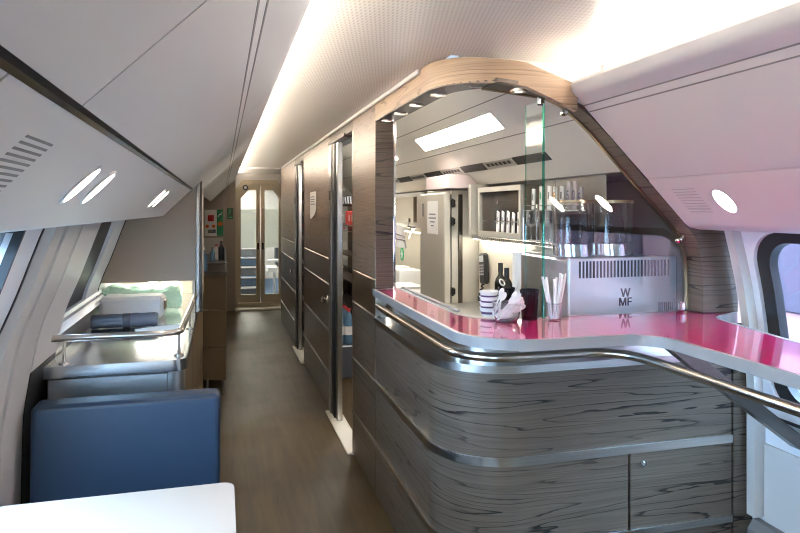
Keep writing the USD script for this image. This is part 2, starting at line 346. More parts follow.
for st, f, ends in ((cr, lambda p: p, (Y0, 2.266)), (cl, mir, (Y0, 10.4))):
    right = st == cr; Q = (1.364, 1.3875) if right else (1.4145, 1.4325); FASCIA, TRIM, UPPER = slope_parts(Q, 0.0 if right else .016)
    def run(poly, name, m, cuts, gap=.003):
        for a, b in zip(cuts[:-1], cuts[1:]):
            p = xz(f(poly), a + gap, b - gap)
            part(st, name, p, m)
    run(FASCIA, 'cove_lip', 'panel_pale' if right else 'panel', (Y0, .2, ends[1]) if right else (Y0, 2.6, 6.5, ends[1]))
    run(TRIM, 'trim_band', 'panel_pale' if right else 'panel_pale', (Y0, ends[1]) if right else (Y0, 4.0, ends[1]))
    run(UPPER, 'upper_panel', 'panel_pale' if right else 'panel', (Y0, .1, ends[1]) if right else (Y0, .86, 4.9, 6.6, ends[1]))
    if right: run(LOWER, 'lower_panel', 'panel_pale', (Y0, ends[1]))
    else:
        run([(1.6655, 1.6675), (1.671, 1.662), (1.815, 1.518), (1.835, 1.513), (1.86, 1.520), (1.85, 1.532), (1.825, 1.532), (1.68, 1.682)], 'lower_panel', 'panel', (Y0, .625, 4.0))
        part(st, 'underside', xz(mir([(1.84, 1.522), (1.862, 1.510), (2.06, 1.500), (2.06, 1.512), (1.87, 1.530)]), Y0, 4.0), 'pillar')
        # open groove with its bright lower lip
        part(st, 'groove', xz(mir([(1.655, 1.683), (1.669, 1.669), (1.70, 1.70), (1.686, 1.714)]), Y0, 4.0), 'black')
        part(st, 'groove_lip', xz(mir([(1.6595, 1.6715), (1.665, 1.666), (1.669, 1.670), (1.6635, 1.6755)]), Y0, 4.0), 'chrome')
part(cr, 'seam', xz([(1.656, 1.684), (1.666, 1.674), (1.70, 1.70)], Y0, 2.2), 'dark_gap')
for side, y0_, y1_, m in (('left', .808, .922, 'slot_grey'), ('right', 2.048, 2.172, 'slot_pale')):
    v = thing('vent_grille', {'left': 'grey slotted air vent in the left sloped panel beside the ceiling lamps', 'right': 'faint slotted air vent in the pink-lit right sloped panel'}[side], 'vent')
    for k in range(14 if side == 'left' else 9):
        t = k / 13 if side == 'left' else k / 8
        x, z = 1.699 + .086 * t, 1.6315 - .086 * t
        h = .0013 if side == 'left' else .0010
        o = .0008 if side == 'left' else -.0029
        q = [(x - h + o, z + h + o), (x + h + o, z - h + o), (x + h + o + .003, z - h + o + .003), (x - h + o + .003, z + h + o + .003)]
        part(v, 'slot', xz(mir(q) if side == 'left' else q, y0_, y1_), m, False)
for st, f, y1_ in ((cr, lambda p: p, 2.266), (cl, mir, 10.4)):
    for cx in ((1.364, 1.3875) if st == cr else (1.4145, 1.4325)):
        cz = 3.3215 - cx
        part(st, 'joint_line', xz(f([(cx - .0022, cz + .0012), (cx + .0012, cz - .0022), (cx + .008, cz + .004), (cx + .004, cz + .008)]), Y0, y1_), 'slot_grey', False)
# ---- round lamps in the sloped panels
for side, ys in (('left', (1.28, 1.447, 2.68, 2.84, -.12, -1.5)), ('right', (1.948, 1.50, .35, -1.2))):
    for i, y in enumerate(ys):
        x, z = (XC2 - 1.736, 1.5965) if side == 'left' else (1.747, 1.5835)
        s = 1 if side == 'left' else -1
        lab = {'left': ('oval ceiling lamp nearest the slotted vent in the left panel', 'oval ceiling lamp second from the vent in the left panel', 'nearer oval lamp of the farther pair in the left panel', 'farthest oval lamp of the left panel, by the grey partition', 'oval lamp of the left panel over the table, outside the picture', 'oval lamp of the left panel behind the viewer'),
               'right': ('oval lamp glowing in the pink-lit right panel above the window', 'oval lamp of the right panel outside the picture, nearer the viewer', 'oval lamp of the right panel beside the viewer', 'oval lamp of the right panel behind the viewer')}[side][i]
        l = thing('oval_lamp', lab, 'lamp', (x, y, z))
        n = np.array([s, 0, -1]) / math.sqrt(2)
        r = .042 if side == 'left' else .056
        ring = trimesh.creation.annulus(r, r + .006, .006, sections=36); ring.apply_transform(trimesh.geometry.align_vectors([0, 0, 1], n)); ring.vertices *= [1, .66, 1]
        part(l, 'ring', move(ring, np.array([x, y, z]) + n * .001), 'panel_pale')
        d = trimesh.creation.cylinder(r, .006, sections=36); d.apply_transform(trimesh.geometry.align_vectors([0, 0, 1], n)); d.vertices *= [1, .66, 1]
        part(l, 'diffuser', move(d, np.array([x, y, z]) + n * .0005), 'lamp_glow')
# ---- flat ceiling
ce = struct('ceiling', 'perforated metal ceiling between the two light coves')
for a, b in ((Y0, -.4), (-.4, 1.55), (1.55, 3.6), (3.6, 5.6), (5.6, 7.6), (7.6, 9.2)):
    w1 = .80 if b > 2.3 else 1.39
    if a < 2.3 < b:
        part(ce, 'ceiling_sheet', xy(unary_union([sbox(.0, a + .002, .84, b - .002), sbox(.0, a + .002, 1.388, 2.34)]), 2.14, 2.16), 'perforated', False)
    else:
        part(ce, 'ceiling_sheet', bx(.0, w1 - .002 if w1 > 1 else .84, a + .002, b - .002, 2.14, 2.16, .001), 'perforated', False)
part(ce, 'ceiling_edge', bx(1.392, 1.52, Y0, 2.34, 2.14, 2.16, .001), 'panel_pale', False)
part(ce, 'ceiling_end', bx(.0, 1.10, 9.202, 10.6, 2.12, 2.16, .004), 'panel_pale', False)
part(ce, 'cove_back', cat(bx(-.02, -.005, Y0, 10.5, 1.98, 2.16, .001), bx(1.5, 1.515, Y0, 2.34, 1.98, 2.16, .001)), 'panel_pale', False)
part(ce, 'roof_skin', cat(bx(-.6, .0, Y0, 10.6, 2.165, 2.18, .001), bx(.0, 2.2, Y0, 10.6, 2.30, 2.32, .001)), 'wall_grey', False)
part(ce, 'roof_skin', cat(xz([(-.02, 2.17), (-.62, 1.45), (-.66, 1.48), (-.04, 2.2)], Y0, 10.6), xz([(1.6, 2.30), (2.14, 1.45), (2.18, 1.48), (1.66, 2.32)], Y0, 10.6)), 'wall_grey', False)
part(ce, 'cornice', bx(.787, .80, 2.6, 10.4, 2.118, 2.139, .003), 'panel_pale', False)
solo('cove_light', bx(.03, .07, Y0 + .1, 10.3, 2.018, 2.024, .001), 'cove_led', 'warm light strip hidden in the long left ceiling cove', 'light strip')
solo('cove_light', bx(1.385, 1.415, Y0 + .1, 2.2, 2.018, 2.024, .001), 'cove_led_bar', 'warm light strip hidden in the right ceiling cove above the bar', 'light strip')
# end wall behind the viewer
struct_mesh('wall_back', xz([(-.75, 0), (2.15, 0), (2.15, 1.46), (1.5, 2.16), (0, 2.16), (-.75, 1.46)], Y0 - .04, Y0), 'partition', 'plain end wall behind the viewer')

# ================================================================== WOODEN WALL, PORTAL AND GALLEY DOORS (right of the aisle)
XW = .80
wk = struct('wall_galley', 'dark wood clad wall along the aisle with two galley doorways')
def seg(y0, y1, zt=2.135):
    """One stretch of the wood cladding: skirting, three lower boards, a smooth tinted band, the tall upper board, with steel strips between."""
    for z0, z1, m, nm in ((.012, .272, 'wood', 'wood_panel'), (.292, .600, 'wood', 'wood_panel'), (.622, .962, 'wood', 'wood_panel'), (.976, 1.172, 'steel_tinted', 'smooth_band'), (1.176, zt, 'wood_upper', 'wood_panel')):
        part(wk, nm, bx(XW, XW + .03, y0, y1, z0, z1, .003), m)
    for z0, z1 in ((.272, .292), (.600, .622), (.962, .976)):
        part(wk, 'steel_strip', bx(XW - .008, XW + .02, y0, y1, z0, z1, .002), 'steel')
    part(wk, 'wall_core', bx(XW + .03, XW + .06, y0, y1, 0, zt, .001), 'steel_tinted')
seg(3.432, 4.045); seg(4.97, 6.585); seg(7.43, 9.25)
for y0, y1 in ((4.045, 4.97), (6.585, 7.43)):
    part(wk, 'lintel', bx(XW + .001, XW + .06, y0, y1, 2.055, 2.135, .002), 'wood')
    part(wk, 'door_sill', bx(XW - .035, XW + .08, y0, y1, -.001, .010, .003), 'sill')
def sliding(n, y0, y1, label):
    """Open sliding door: steel jamb channel, black rubber, recessed leaf edge, and the leaf's lock on the parked side."""
    d = struct('door_%d' % n, label)
    w = (y1 - y0)
    part(d, 'jamb', bx(XW - .008, XW + .05, y1 - .10 * w, y1, .01, 2.06, .004), 'steel')
    part(d, 'rubber_seal', bx(XW + .002, XW + .05, y1 - .22 * w, y1 - .102 * w, .01, 2.06, .002), 'black_rubber')
    part(d, 'leaf_edge', bx(XW + .01, XW + .05, y1 - .30 * w, y1 - .222 * w, .01, 2.06, .004), 'steel')
    part(d, 'jamb', bx(XW - .002, XW + .055, y0 - .004, y0 + .02, .01, 2.06, .003), 'steel_tinted')
    part(d, 'head_track', bx(XW - .012, XW + .05, y0 + .3 * w, y1, 2.045, 2.07, .003), 'steel_dark')
    for z in (.845,):
        part(d, 'knob', move(lathe([(0, 0), (.012, 0), (.012, .02), (.026, .026), (.028, .038), (.018, .046), (0, .047)], 0, 0, 0, 20), (XW, y1 + .12, z), ry=-90), 'chrome')
        part(d, 'knob_plate', move(trimesh.creation.cylinder(.032, .006, sections=24), (XW - .002, y1 + .12, z), ry=90), 'steel')
    for z in (1.02, 1.66):
        part(d, 'keyhole_plate', bx(XW - .012, XW - .006, y1 - .085 * w, y1 - .03 * w, z - .035, z + .035, .002), 'steel_dark')
    return d
sliding(2, 4.045, 4.97, 'nearer open galley doorway with steel jambs and black rubber edge')
sliding(3, 6.585, 7.43, 'farther open galley doorway showing stacked trays')
nt = thing('wall_notice', 'white printed notice sheet curling off the wooden wall between the galley doors', 'notice', (XW, 5.9, 1.47))
vv = []
for i in range(7):
    for y in (5.70, 6.10): vv.append((XW - .004 - .045 * max(0, 1 - i / 2.2) ** 2 * (y < 6), y, 1.47 + .245 * i / 6))
ff = [(2 * i, 2 * i + 1, 2 * i + 3) for i in range(6)] + [(2 * i, 2 * i + 3, 2 * i + 2) for i in range(6)]
sh = trimesh.Trimesh(vv, ff, process=False); th = sh.copy(); th.apply_translation((.0012, 0, 0)); th.invert()
part(nt, 'sheet', cat(sh, th), 'paper')
for k in range(4): part(nt, 'print_line', bx(XW - .0062, XW - .0052, 5.76 + .03 * (k % 2), 6.05, 1.60 + .022 * k, 1.606 + .022 * k, .0002), 'ink')

# ---- portal framing the bar opening
pt = struct('trim_1', 'curved wooden portal framing the bar opening')
R0 = .30
face = arc_path([(XW, 4.045), (XW, 2.22), (1.32, 2.22)], [R0], 16)          # plan of the portal's outer face
inn = arc_path([(.905, 4.045), (.905, 2.355), (1.40, 2.355)], [R0 - .09], 16)
plan = Polygon(np.vstack([arc_path([(XW, 3.432), (XW, 2.22), (1.30, 2.22)], [R0], 16), arc_path([(.905, 3.432), (.905, 2.355), (1.30, 2.355)], [R0 - .09], 16)[::-1]]))
part(pt, 'soffit', xy(plan.intersection(sbox(.7, 2.0, 1.0, 4.0)), 2.030, 2.036), 'soffit_brown')
# header skin: follows the plan, its lower and upper edges dropping as the roof slopes away on the right
pp = arc_path([(XW, 3.432), (XW, 2.22), (1.312, 2.22)], [R0], 18)
pp = np.vstack([pp[:-1], [(x, 2.22) for x in (1.09, 1.13, 1.17, 1.21, 1.24, 1.27, 1.30)]]) if pp[-2][0] < 1.1 else pp
lo = lambda x: np.interp(x, [.8, .98, 1.09, 1.175, 1.24, 1.31], [2.036, 2.026, 2.014, 1.999, 1.975, 1.93])
hi = lambda x: np.interp(x, [.8, .86, .95, 1.05, 1.154, 1.259, 1.293, 1.31], [2.138, 2.132, 2.118, 2.108, 2.097, 2.076, 2.052, 2.03])
def skin(path, z0, z1, off):
    nrm = np.gradient(path, axis=0); nrm = np.stack([-nrm[:, 1], nrm[:, 0]], 1) * -1; nrm /= np.linalg.norm(nrm, axis=1, keepdims=True)
    q = path - nrm * off
    n = len(path); V = np.vstack([np.c_[path, z0], np.c_[path, z1], np.c_[q, z1], np.c_[q, z0]]); F = []
    for i in range(n - 1):
        for a, b in ((0, 1), (1, 2), (2, 3), (3, 0)):
            A, B, C, D = a * n + i, a * n + i + 1, b * n + i + 1, b * n + i
            F += [(A, B, C), (A, C, D)]
    F += [(0, n, 2 * n), (0, 2 * n, 3 * n), (n - 1, 3 * n - 1, 2 * n - 1), (n - 1, 4 * n - 1, 3 * n - 1)]
    m = trimesh.Trimesh(V, F, process=False); trimesh.repair.fix_normals(m); return m
sgn = skin(pp, lo(pp[:, 0]), hi(pp[:, 0]), .03)
part(pt, 'header_board', sgn, 'wood_light')
part(pt, 'header_board', bx(XW - .001, XW + .034, 3.40, 4.05, 2.036, 2.137, .002) if False else bx(XW + .001, XW + .03, 3.40, 3.434, 2.036, 2.137, .002), 'wood_light')
# portal's front arch: wood round the opening, running down the sloped right side to the bar
OPEN = [(.70, 1.121), (.70, 2.030), (.98, 2.026), (1.09, 2.016), (1.175, 2.008), (1.25, 2.0), (1.316, 1.975), (1.40, 1.915), (1.452, 1.870), (1.545, 1.779), (1.64, 1.685), (1.761, 1.568), (1.835, 1.495), (1.89, 1.430), (1.915, 1.345), (1.924, 1.25), (1.924, 1.121)]
OUT = [(1.31, 1.121), (1.31, 2.03), (1.43, 1.965), (1.70, 1.70), (1.88, 1.52), (2.03, 1.472), (2.085, 1.25), (2.10, 1.17), (2.10, 1.121)]
arch = Polygon(OUT).difference(Polygon(OPEN))
arch = max(getattr(arch, 'geoms', [arch]), key=lambda g: g.area)
part(pt, 'arch_post', xz(arch, 2.268, 2.365), 'wood')
edge = LineString(OPEN[2:]).buffer(.006, cap_style=2)
part(pt, 'arch_edge', xz(edge.intersection(sbox(.9, 1.125, 2, 2.1)), 2.355, 2.372), 'brass')
part(pt, 'arch_soffit', xz(Polygon(OPEN[2:7] + [(x, z + .014) for x, z in OPEN[2:7]][::-1]), 2.222, 2.355), 'soffit_brown')
part(pt, 'side_post', bx(XW + .001, .905, 3.424, 3.4315, 1.122, 2.03, .002), 'wood')
part(pt, 'post_edge', bx(.899, .911, 3.414, 3.43, 1.122, 2.03, .002), 'chrome')
# blank panel closing the portal above and behind the header
part(pt, 'back_board', xz(Polygon([(.90, 2.036), (1.31, 1.94), (1.70, 1.56), (1.88, 1.45), (2.04, 1.47), (1.45, 2.30), (.90, 2.30)]).difference(Polygon(OPEN)), 2.366, 2.372), 'kitchen_white')
part(pt, 'back_board', bx(.895, .905, 2.40, 10.5, 2.036, 2.30, .001), 'kitchen_white')
for i, (x, y, z) in enumerate(((.853, 3.36, 2.03), (.853, 3.10, 2.03), (.853, 2.83, 2.03), (.862, 2.55, 2.03), (1.10, 2.29, 2.011))):
    lab = ('downlight at the far end of the portal soffit, by the wooden post', 'second downlight from the wooden post in the portal soffit', 'third downlight from the wooden post in the portal soffit', 'downlight where the portal soffit begins to curve', 'downlight in the portal soffit beside the glass fin')[i]
    d = thing('downlight', lab, 'downlight', (x, y, z), 'downlights in the portal soffit')
    part(d, 'ring', move(trimesh.creation.annulus(.017, .034, .008, sections=28), (x, y, z - .004)), 'rail_steel')
    part(d, 'lens', move(trimesh.creation.cylinder(.017, .006, sections=24), (x, y, z - .003)), 'spot_glow')

# ================================================================== THE BAR
bar = thing('bar_counter', 'wood clad bar counter with rounded corner and steel strips', 'bar counter', (1.3, 2.5, 0))
bp = arc_path([(XW, 4.045), (XW, 2.22), (2.13, 2.22)], [.28], 18)
def ribbon(path, t_in, z0, z1, t_out=0.0):
    L = LineString(path); g = L.buffer(t_in, single_sided=True, join_style=2)
    if t_out: g = g.union(L.buffer(-t_out, single_sided=True, join_style=2))
    return xy(g.buffer(0), z0, z1)
sub = lambda path, f: [p for p in path if f(p)]
bpath = np.vstack([[(XW, 3.428)], bp[1:-1], [(2.085, 2.22)]])
left_run = np.vstack([bpath[:-1], [(1.534, 2.22)]]); door_run = np.array([(1.546, 2.22), (2.022, 2.22)]); end_run = np.array([(2.032, 2.22), (2.128, 2.22)])
full_run = np.vstack([bpath[:-1], [(2.022, 2.22)]])
for z0, z1 in ((.012, .270), (.296, .596)):
    part(bar, 'wood_panel', ribbon(left_run, .03, z0, z1), 'wood')
part(bar, 'wood_panel', ribbon(full_run, .03, .628, .942), 'wood')
part(bar, 'wood_panel', ribbon(door_run, .03, .012, .266), 'wood')
dr = part(bar, 'cabinet_door', ribbon(door_run, .03, .296, .594), 'wood')
lk = trimesh.creation.cylinder(.012, .012, sections=24)
part(dr, 'lock', cat(move(lk, (1.600, 2.216, .553), rx=90), move(trimesh.creation.annulus(.009, .015, .006, sections=24), (1.600, 2.213, .553), rx=90), bx(1.598, 1.602, 2.207, 2.211, .546, .560, .0005)), 'chrome')
part(bar, 'end_stile', ribbon(end_run, .03, .012, 1.083), 'wood')
for z0, z1 in ((.270, .296), (.596, .628), (.942, .970)):
    part(bar, 'steel_strip', ribbon(full_run, .03, z0, z1, .008), 'steel')
core = Polygon(np.vstack([arc_path([(XW + .03, 3.428), (XW + .03, 2.25), (2.12, 2.25)], [.25], 18), [(2.12, 2.30)], arc_path([(.90, 3.428), (.90, 2.30), (2.12, 2.30)], [.2], 12)[::-1]]).tolist()) if False else None
part(bar, 'inner_carcass', ribbon(np.vstack([arc_path([(XW + .032, 3.428), (XW + .032, 2.252), (2.12, 2.252)], [.25], 18)]), .05, 0, .955), 'steel_tinted')
ledge = LineString(arc_path([(XW, 3.428), (XW, 2.22), (2.12, 2.22)], [.28], 18)).buffer(.14, single_sided=True)
part(bar, 'ledge', xy(ledge, .955, .968), 'steel')
part(bar, 'apron', ribbon(arc_path([(XW + .085, 3.428), (XW + .085, 2.30), (2.10, 2.30)], [.2], 18), .03, .968, 1.0835), 'steel')
# countertop: rounded magenta glass top in a pale rim, turning along the windows towards the viewer
ct = thing('countertop', 'glossy magenta countertop with pale rim, curving along the window', 'countertop', (1.3, 2.2, 1.084))
oo = arc_path([(.788, 3.44), (.788, 1.952), (1.442, 1.952), (1.442, -.6)], [.24, .13], 16)
ii = arc_path([(1.82, -.6), (1.82, 1.75), (1.905, 2.17), (2.095, 2.26), (2.095, 2.37), (1.0, 2.37), (.945, 2.52), (.945, 3.44)], [.35, .12, .02, .02, .12, .1], 10)
CT = Polygon(np.vstack([oo, ii]))
CTT = CT.buffer(-.016, join_style=1)
part(ct, 'rim', xy(CT.difference(CTT), 1.084, 1.1205), 'rim')
part(ct, 'magenta_top', xy(CTT, 1.095, 1.1195), 'magenta')
part(ct, 'underside', xy(CTT, 1.085, 1.0945), 'steel_soft')
part(ct, 'support_bracket', xz([(1.50, 1.085), (1.62, 1.085), (1.72, .985), (2.125, .695), (2.125, .635), (1.66, .965)], 1.985, 2.03), 'steel_dark')
# elbow rail
rl = thing('bar_rail', 'brushed steel elbow rail following the curved front of the bar', 'rail', (1.2, 2.1, 1.03))
rp = arc_path([(.812, 3.43), (.812, 2.112), (1.425, 2.112), (1.50, -.4)], [.20, .16], 14)
part(rl, 'rail_tube', tube(np.c_[rp, np.full(len(rp), 1.028)], .0165, 16), 'rail_steel')
for (x, y), (x2, y2) in (((.812, 3.1), (.888, 3.1)), ((.812, 2.6), (.888, 2.6)), ((1.10, 2.112), (1.10, 2.305))):
    part(rl, 'rail_bracket', tube([(x, y, 1.015), (x * .6 + x2 * .4, y * .6 + y2 * .4, 1.0), (x2, y2, 1.0)], .006, 8), 'rail_steel')
# splash ledge on the galley side of the counter
part(ct, 'rear_kerb', bx(.948, .962, 2.56, 3.43, 1.1205, 1.132, .003), 'rim')

# ---- glass screen
gs = thing('glass_screen', 'clear glass screen with green edge and clips in front of the coffee machine', 'glass screen', (1.6, 2.36, 1.125))
fp = Polygon([(1.232, 1.128)] + [(1.232, 1.966)] + [(x - .004, z - .004) for x, z in OPEN[6:-1]] + [(1.918, 1.128)])
part(gs, 'front_pane', xz(fp, 2.330, 2.332), 'pane', False)
part(gs, 'side_pane', bx(1.221, 1.223, 2.328, 2.475, 1.128, 1.985, .0004), 'pane', False)
part(gs, 'pane_edge', bx(1.2185, 1.2265, 2.318, 2.328, 1.122, 1.992, .001), 'glass_edge', False, 'green glass edge')
part(gs, 'pane_edge', bx(1.220, 1.224, 2.475, 2.478, 1.128, 1.985, .001), 'glass_edge', False)
for x, z, s in ((1.215, 1.985, 0), (1.325, 1.945, 40), (1.865, 1.425, 60), (1.87, 1.145, 0)):
    c = cat(bx(-.012, .012, -.012, .014, -.022, .022, .006), move(trimesh.creation.cylinder(.007, .03, sections=16), (0, 0, 0), rx=90))
    part(gs, 'clip', move(c, (x, 2.331, z), ry=s), 'chrome')

# ================================================================== THINGS ON THE COUNTER
ZT = 1.1195
cs = thing('cup_stack', 'stack of white cups with dark bands on the magenta counter', 'cups', (1.045, 2.45, ZT))
for k in range(4):
    z = ZT + .0 + k * .022
    part(cs, 'cup', lathe([(.0, 0), (.026, 0), (.038, .034), (.040, .036), (.036, .036), (.024, .006), (0, .006)], 1.045, 2.45, z), 'white')
    part(cs, 'band', lathe([(.0295, .0105), (.0312, .0105), (.0345, .0205), (.0328, .0205)], 1.045, 2.45, z), 'stripe_purple')
bw = thing('glass_bowl', 'clear bowl holding white plastic spoons on the counter', 'bowl', (1.055, 2.30, ZT))
part(bw, 'bowl', lathe([(0, 0), (.040, 0), (.048, .02), (.056, .078), (.053, .078), (.045, .022), (.036, .005), (0, .005)], 1.055, 2.30, ZT, 36), 'plastic_clear', True)
def spoon_mesh():
    h = bx(-.003, .003, -.0012, .0012, 0, .075, .0008)
    b = trimesh.creation.icosphere(2, 1.0); b.apply_scale((.011, .003, .018)); b.apply_translation((0, 0, .09))
    return cat(h, b)
for k in range(16):
    t = k / 15
    m = move(spoon_mesh(), ry=20 + 48 * ((k * 7) % 16) / 15, rx=-22 + 44 * ((k * 5) % 16) / 15)
    m = move(m, (1.03 + .028 * math.sin(k * 2.1), 2.30 + .025 * math.cos(k * 1.3), ZT + .012 + .020 * t))
    solo('plastic_spoon', m, 'white', 'white plastic spoon in the clear bowl on the magenta counter', 'spoon', 'white spoons in the clear bowl')
for k in range(9):   # folded white napkin bag lining the bowl
    pass
nap = trimesh.creation.icosphere(3, 1.0); d = meshkit.fbm(nap.vertices * 2.3 + 5, 3)[:, None]
nap.vertices = nap.vertices * (.75 + .5 * d) * [.028, .026, .020]
solo('paper_wad', move(nap, (1.05, 2.30, ZT + .030)), 'paper', 'crumpled white paper under the spoons inside the clear bowl', 'paper')
def tumbler(name, x, y, r, h, m, label, cat_='cup'):
    c = thing(name, label, cat_, (x, y, ZT))
    part(c, 'cup_wall', lathe([(0, 0), (r * .82, 0), (r, h), (r * .95, h), (r * .78, .004), (0, .004)], x, y, ZT, 32), m, True)
    part(c, 'rim', lathe([(r * .94, h - .003), (r * 1.02, h - .003), (r * 1.02, h + .003), (r * .94, h + .003), (r * .94, h - .003)], x, y, ZT, 32), m, True)
    return c
tumbler('smoked_cup', 1.168, 2.335, .037, .115, 'smoke_pane', 'smoked plastic cup of dark sachets beside the bowl of spoons')
tumbler('smoked_cup', 1.128, 2.46, .034, .11, 'smoke_pane', 'smoked plastic cup of dark sachets behind the bowl of spoons')
def sachet(x, y, z, rz, tilt, m, label, grp):
    s = move(bx(-.014, .014, -.0022, .0022, 0, .088, .0018), ry=tilt); s = move(s, (x, y, z), rz=0) if not rz else move(move(s, rz=rz), (x, y, z))
    solo('sachet', s, m, label, 'sachet', grp)
for k in range(7):
    sachet(1.168 + .014 * math.cos(k * .9), 2.335 + .014 * math.sin(k * .9), ZT + .012 + .004 * (k % 3), k * 51, 6 * math.sin(k), ('stripe_purple', 'black', 'black', 'red', 'stripe_purple', 'black', 'black')[k], 'narrow dark sachet standing in the smoked cup beside the bowl', 'sachets in the smoked cup beside the bowl')
for k in range(6):
    sachet(1.128 + .012 * math.cos(k * 1.05), 2.46 + .012 * math.sin(k * 1.05), ZT + .016 + .005 * (k % 3), k * 60, 5 * math.cos(k * 2), 'black', 'narrow black sachet standing in the smoked cup behind the bowl', 'sachets in the smoked cup behind the bowl')
tumbler('frosted_cup', 1.249, 2.285, .030, .068, 'plastic_clear', 'frosted cup of white stirrers left of the coffee machine')
for k in range(9):
    a = k * 2.4; t0 = np.array([1.249 + .012 * math.cos(a), 2.285 + .012 * math.sin(a), ZT + .008]); t1 = t0 + [.036 * math.cos(a + .4), .022 * math.sin(a + .4), .15 + .012 * (k % 3)]
    st_ = rod(t0, t1, .0048, 8)
    solo('drinking_straw', st_, 'paper', 'white paper-wrapped straw standing in the frosted cup', 'straw', 'wrapped straws in the frosted cup')

# ================================================================== COFFEE MACHINE (its back faces the bar)
cm = thing('coffee_machine', 'steel coffee machine seen from behind, with two bean hoppers', 'coffee machine', (1.715, 2.65, .90))
part(cm, 'body', bx(1.442, 1.972, 2.512, 2.98, .92, 1.335, .008), 'steel_soft')
part(cm, 'back_panel', bx(1.437, 1.978, 2.498, 2.511, .90, 1.343, .004), 'steel_panel')
for k in range(27):
    x = 1.488 + .445 * k / 26
    part(cm, 'vent_slot', bx(x - .0045, x + .0045, 2.4965, 2.499, 1.255, 1.328, .0004), 'black', False)
for k in range(8):
    x = 1.885 + .068 * k / 7
    part(cm, 'vent_slot', bx(x - .003, x + .003, 2.4965, 2.499, 1.095, 1.138, .0004), 'black', False)
def letters(txt, h, x, y, z, depth=.002):
    m = meshkit.text_mesh(txt, h, depth, bold=True); c = m.bounds.mean(0); m.apply_translation((-c[0], -m.bounds[0][1], 0))
    return move(m, (x, y, z), rx=90)
part(cm, 'logo', letters('W', .036, 1.713, 2.498, 1.168), 'black', False)
part(cm, 'logo', letters('MF', .034, 1.713, 2.498, 1.129), 'black', False)
for k, (x, zf) in enumerate(((1.530, 1.542), (1.727, 1.470))):
    part(cm, 'hopper_base', lathe([(0, 0), (.094, 0), (.094, .054), (0, .054)], x, 2.622, 1.344, 40), 'chrome')
    h = part(cm, 'bean_hopper', lathe([(.090, 0), (.090, .188), (.087, .188), (.087, .002)], x, 2.622, 1.399, 48), 'hopper_glass', True)
    part(h, 'coffee_beans', lathe([(0, 0), (.083, 0), (.083, zf - 1.412), (.06, zf - 1.401), (0, zf - 1.398)], x, 2.622, 1.401, 40), 'beans')
    part(h, 'hopper_rim', lathe([(.085, .183), (.094, .183), (.094, .196), (.085, .196), (.085, .183)], x, 2.622, 1.399, 48), 'brass')

# ================================================================== GALLEY BEHIND THE BAR
gk = struct('ceiling_galley', 'pale sloped ceiling of the galley behind the bar')
gw = struct('wall_galley_rear', 'cream lit rear wall of the galley behind the bar')
S0 = 3.45
part(gk, 'sloped_ceiling', xz([(.90, 2.30), (1.15, 2.30), (1.727, 1.723), (1.745, 1.74), (1.16, 2.32), (.90, 2.32)], 2.372, 8.6), 'kitchen_white', False)
part(gk, 'ceiling_joint', xz([(1.330, 2.118), (1.334, 2.114), (1.336, 2.12)], 2.4, 8.4), 'slot_grey', False)
part(gk, 'ceiling_joint', xz([(1.498, 1.950), (1.502, 1.946), (1.504, 1.952)], 2.4, 8.4), 'slot_grey', False)
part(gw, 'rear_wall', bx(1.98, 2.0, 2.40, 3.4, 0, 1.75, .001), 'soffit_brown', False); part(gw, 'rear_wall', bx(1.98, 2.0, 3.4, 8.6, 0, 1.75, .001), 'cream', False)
part(gw, 'upper_wall', bx(1.73, 1.99, 2.40, 3.34, 1.72, 1.75, .001), 'galley_grey', False)
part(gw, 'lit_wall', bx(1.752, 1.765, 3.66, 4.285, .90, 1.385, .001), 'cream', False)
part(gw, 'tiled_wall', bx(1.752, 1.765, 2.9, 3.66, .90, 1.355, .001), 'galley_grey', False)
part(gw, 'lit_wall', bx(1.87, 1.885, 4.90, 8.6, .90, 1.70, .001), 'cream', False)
struct_mesh('wall_galley_end', bx(.86, 2.0, 8.6, 8.62, 0, 2.3, .001), 'kitchen_white', 'far end wall of the galley', False)
struct_mesh('wall_galley_near', bx(1.99, 2.06, 2.374, 2.40, 0, 1.5, .001), 'steel_dark', 'dark post wall beside the coffee machine', False)
kl = thing('ceiling_light', 'long white light panel in the sloped galley ceiling', 'light panel', (1.42, 3.9, 2.03))
part(kl, 'frame', xz([(1.376, 2.071), (1.463, 1.984), (1.4665, 1.9875), (1.3795, 2.0745)], 3.20, 4.63), 'kitchen_white', False)
part(kl, 'diffuser', xz([(1.380, 2.0655), (1.458, 1.9875), (1.461, 1.9905), (1.383, 2.0685)], 3.22, 4.61), 'kitchen_glow', False)
kl2 = thing('ceiling_light', 'farther white light panel in the galley ceiling, seen beside the doorway', 'light panel', (1.42, 6.1, 2.03))
part(kl2, 'diffuser', xz([(1.380, 2.0655), (1.458, 1.9875), (1.461, 1.9905), (1.383, 2.0685)], 5.4, 6.8), 'kitchen_glow', False)
va = thing('ceiling_vents', 'row of black and steel air vents along the galley ceiling slope', 'vent', (1.62, 4, 1.83))
for k in range(8):
    y0, y1 = 3.02 + k * .42, 3.02 + k * .42 + .40
    q = [(1.597, 1.848), (1.637, 1.808), (1.642, 1.813), (1.602, 1.853)]
    pv = part(va, 'vent_panel', xz(q, y0, y1), 'black' if k % 2 == 0 else 'steel_soft', False)
    if k % 2:
        for j in range(6): part(pv, 'louvre', xz([(1.606, 1.8375), (1.622, 1.8215), (1.624, 1.8235), (1.608, 1.8395)], y0 + .03 + j * .06, y0 + .07 + j * .06), 'black', False)
wt = thing('worktop', 'steel galley worktop below the cabinets behind the bar', 'worktop', (1.85, 4, 0))
part(wt, 'top', bx(1.40, 1.75, 2.42, 4.28, .87, .90, .004), 'steel_soft')
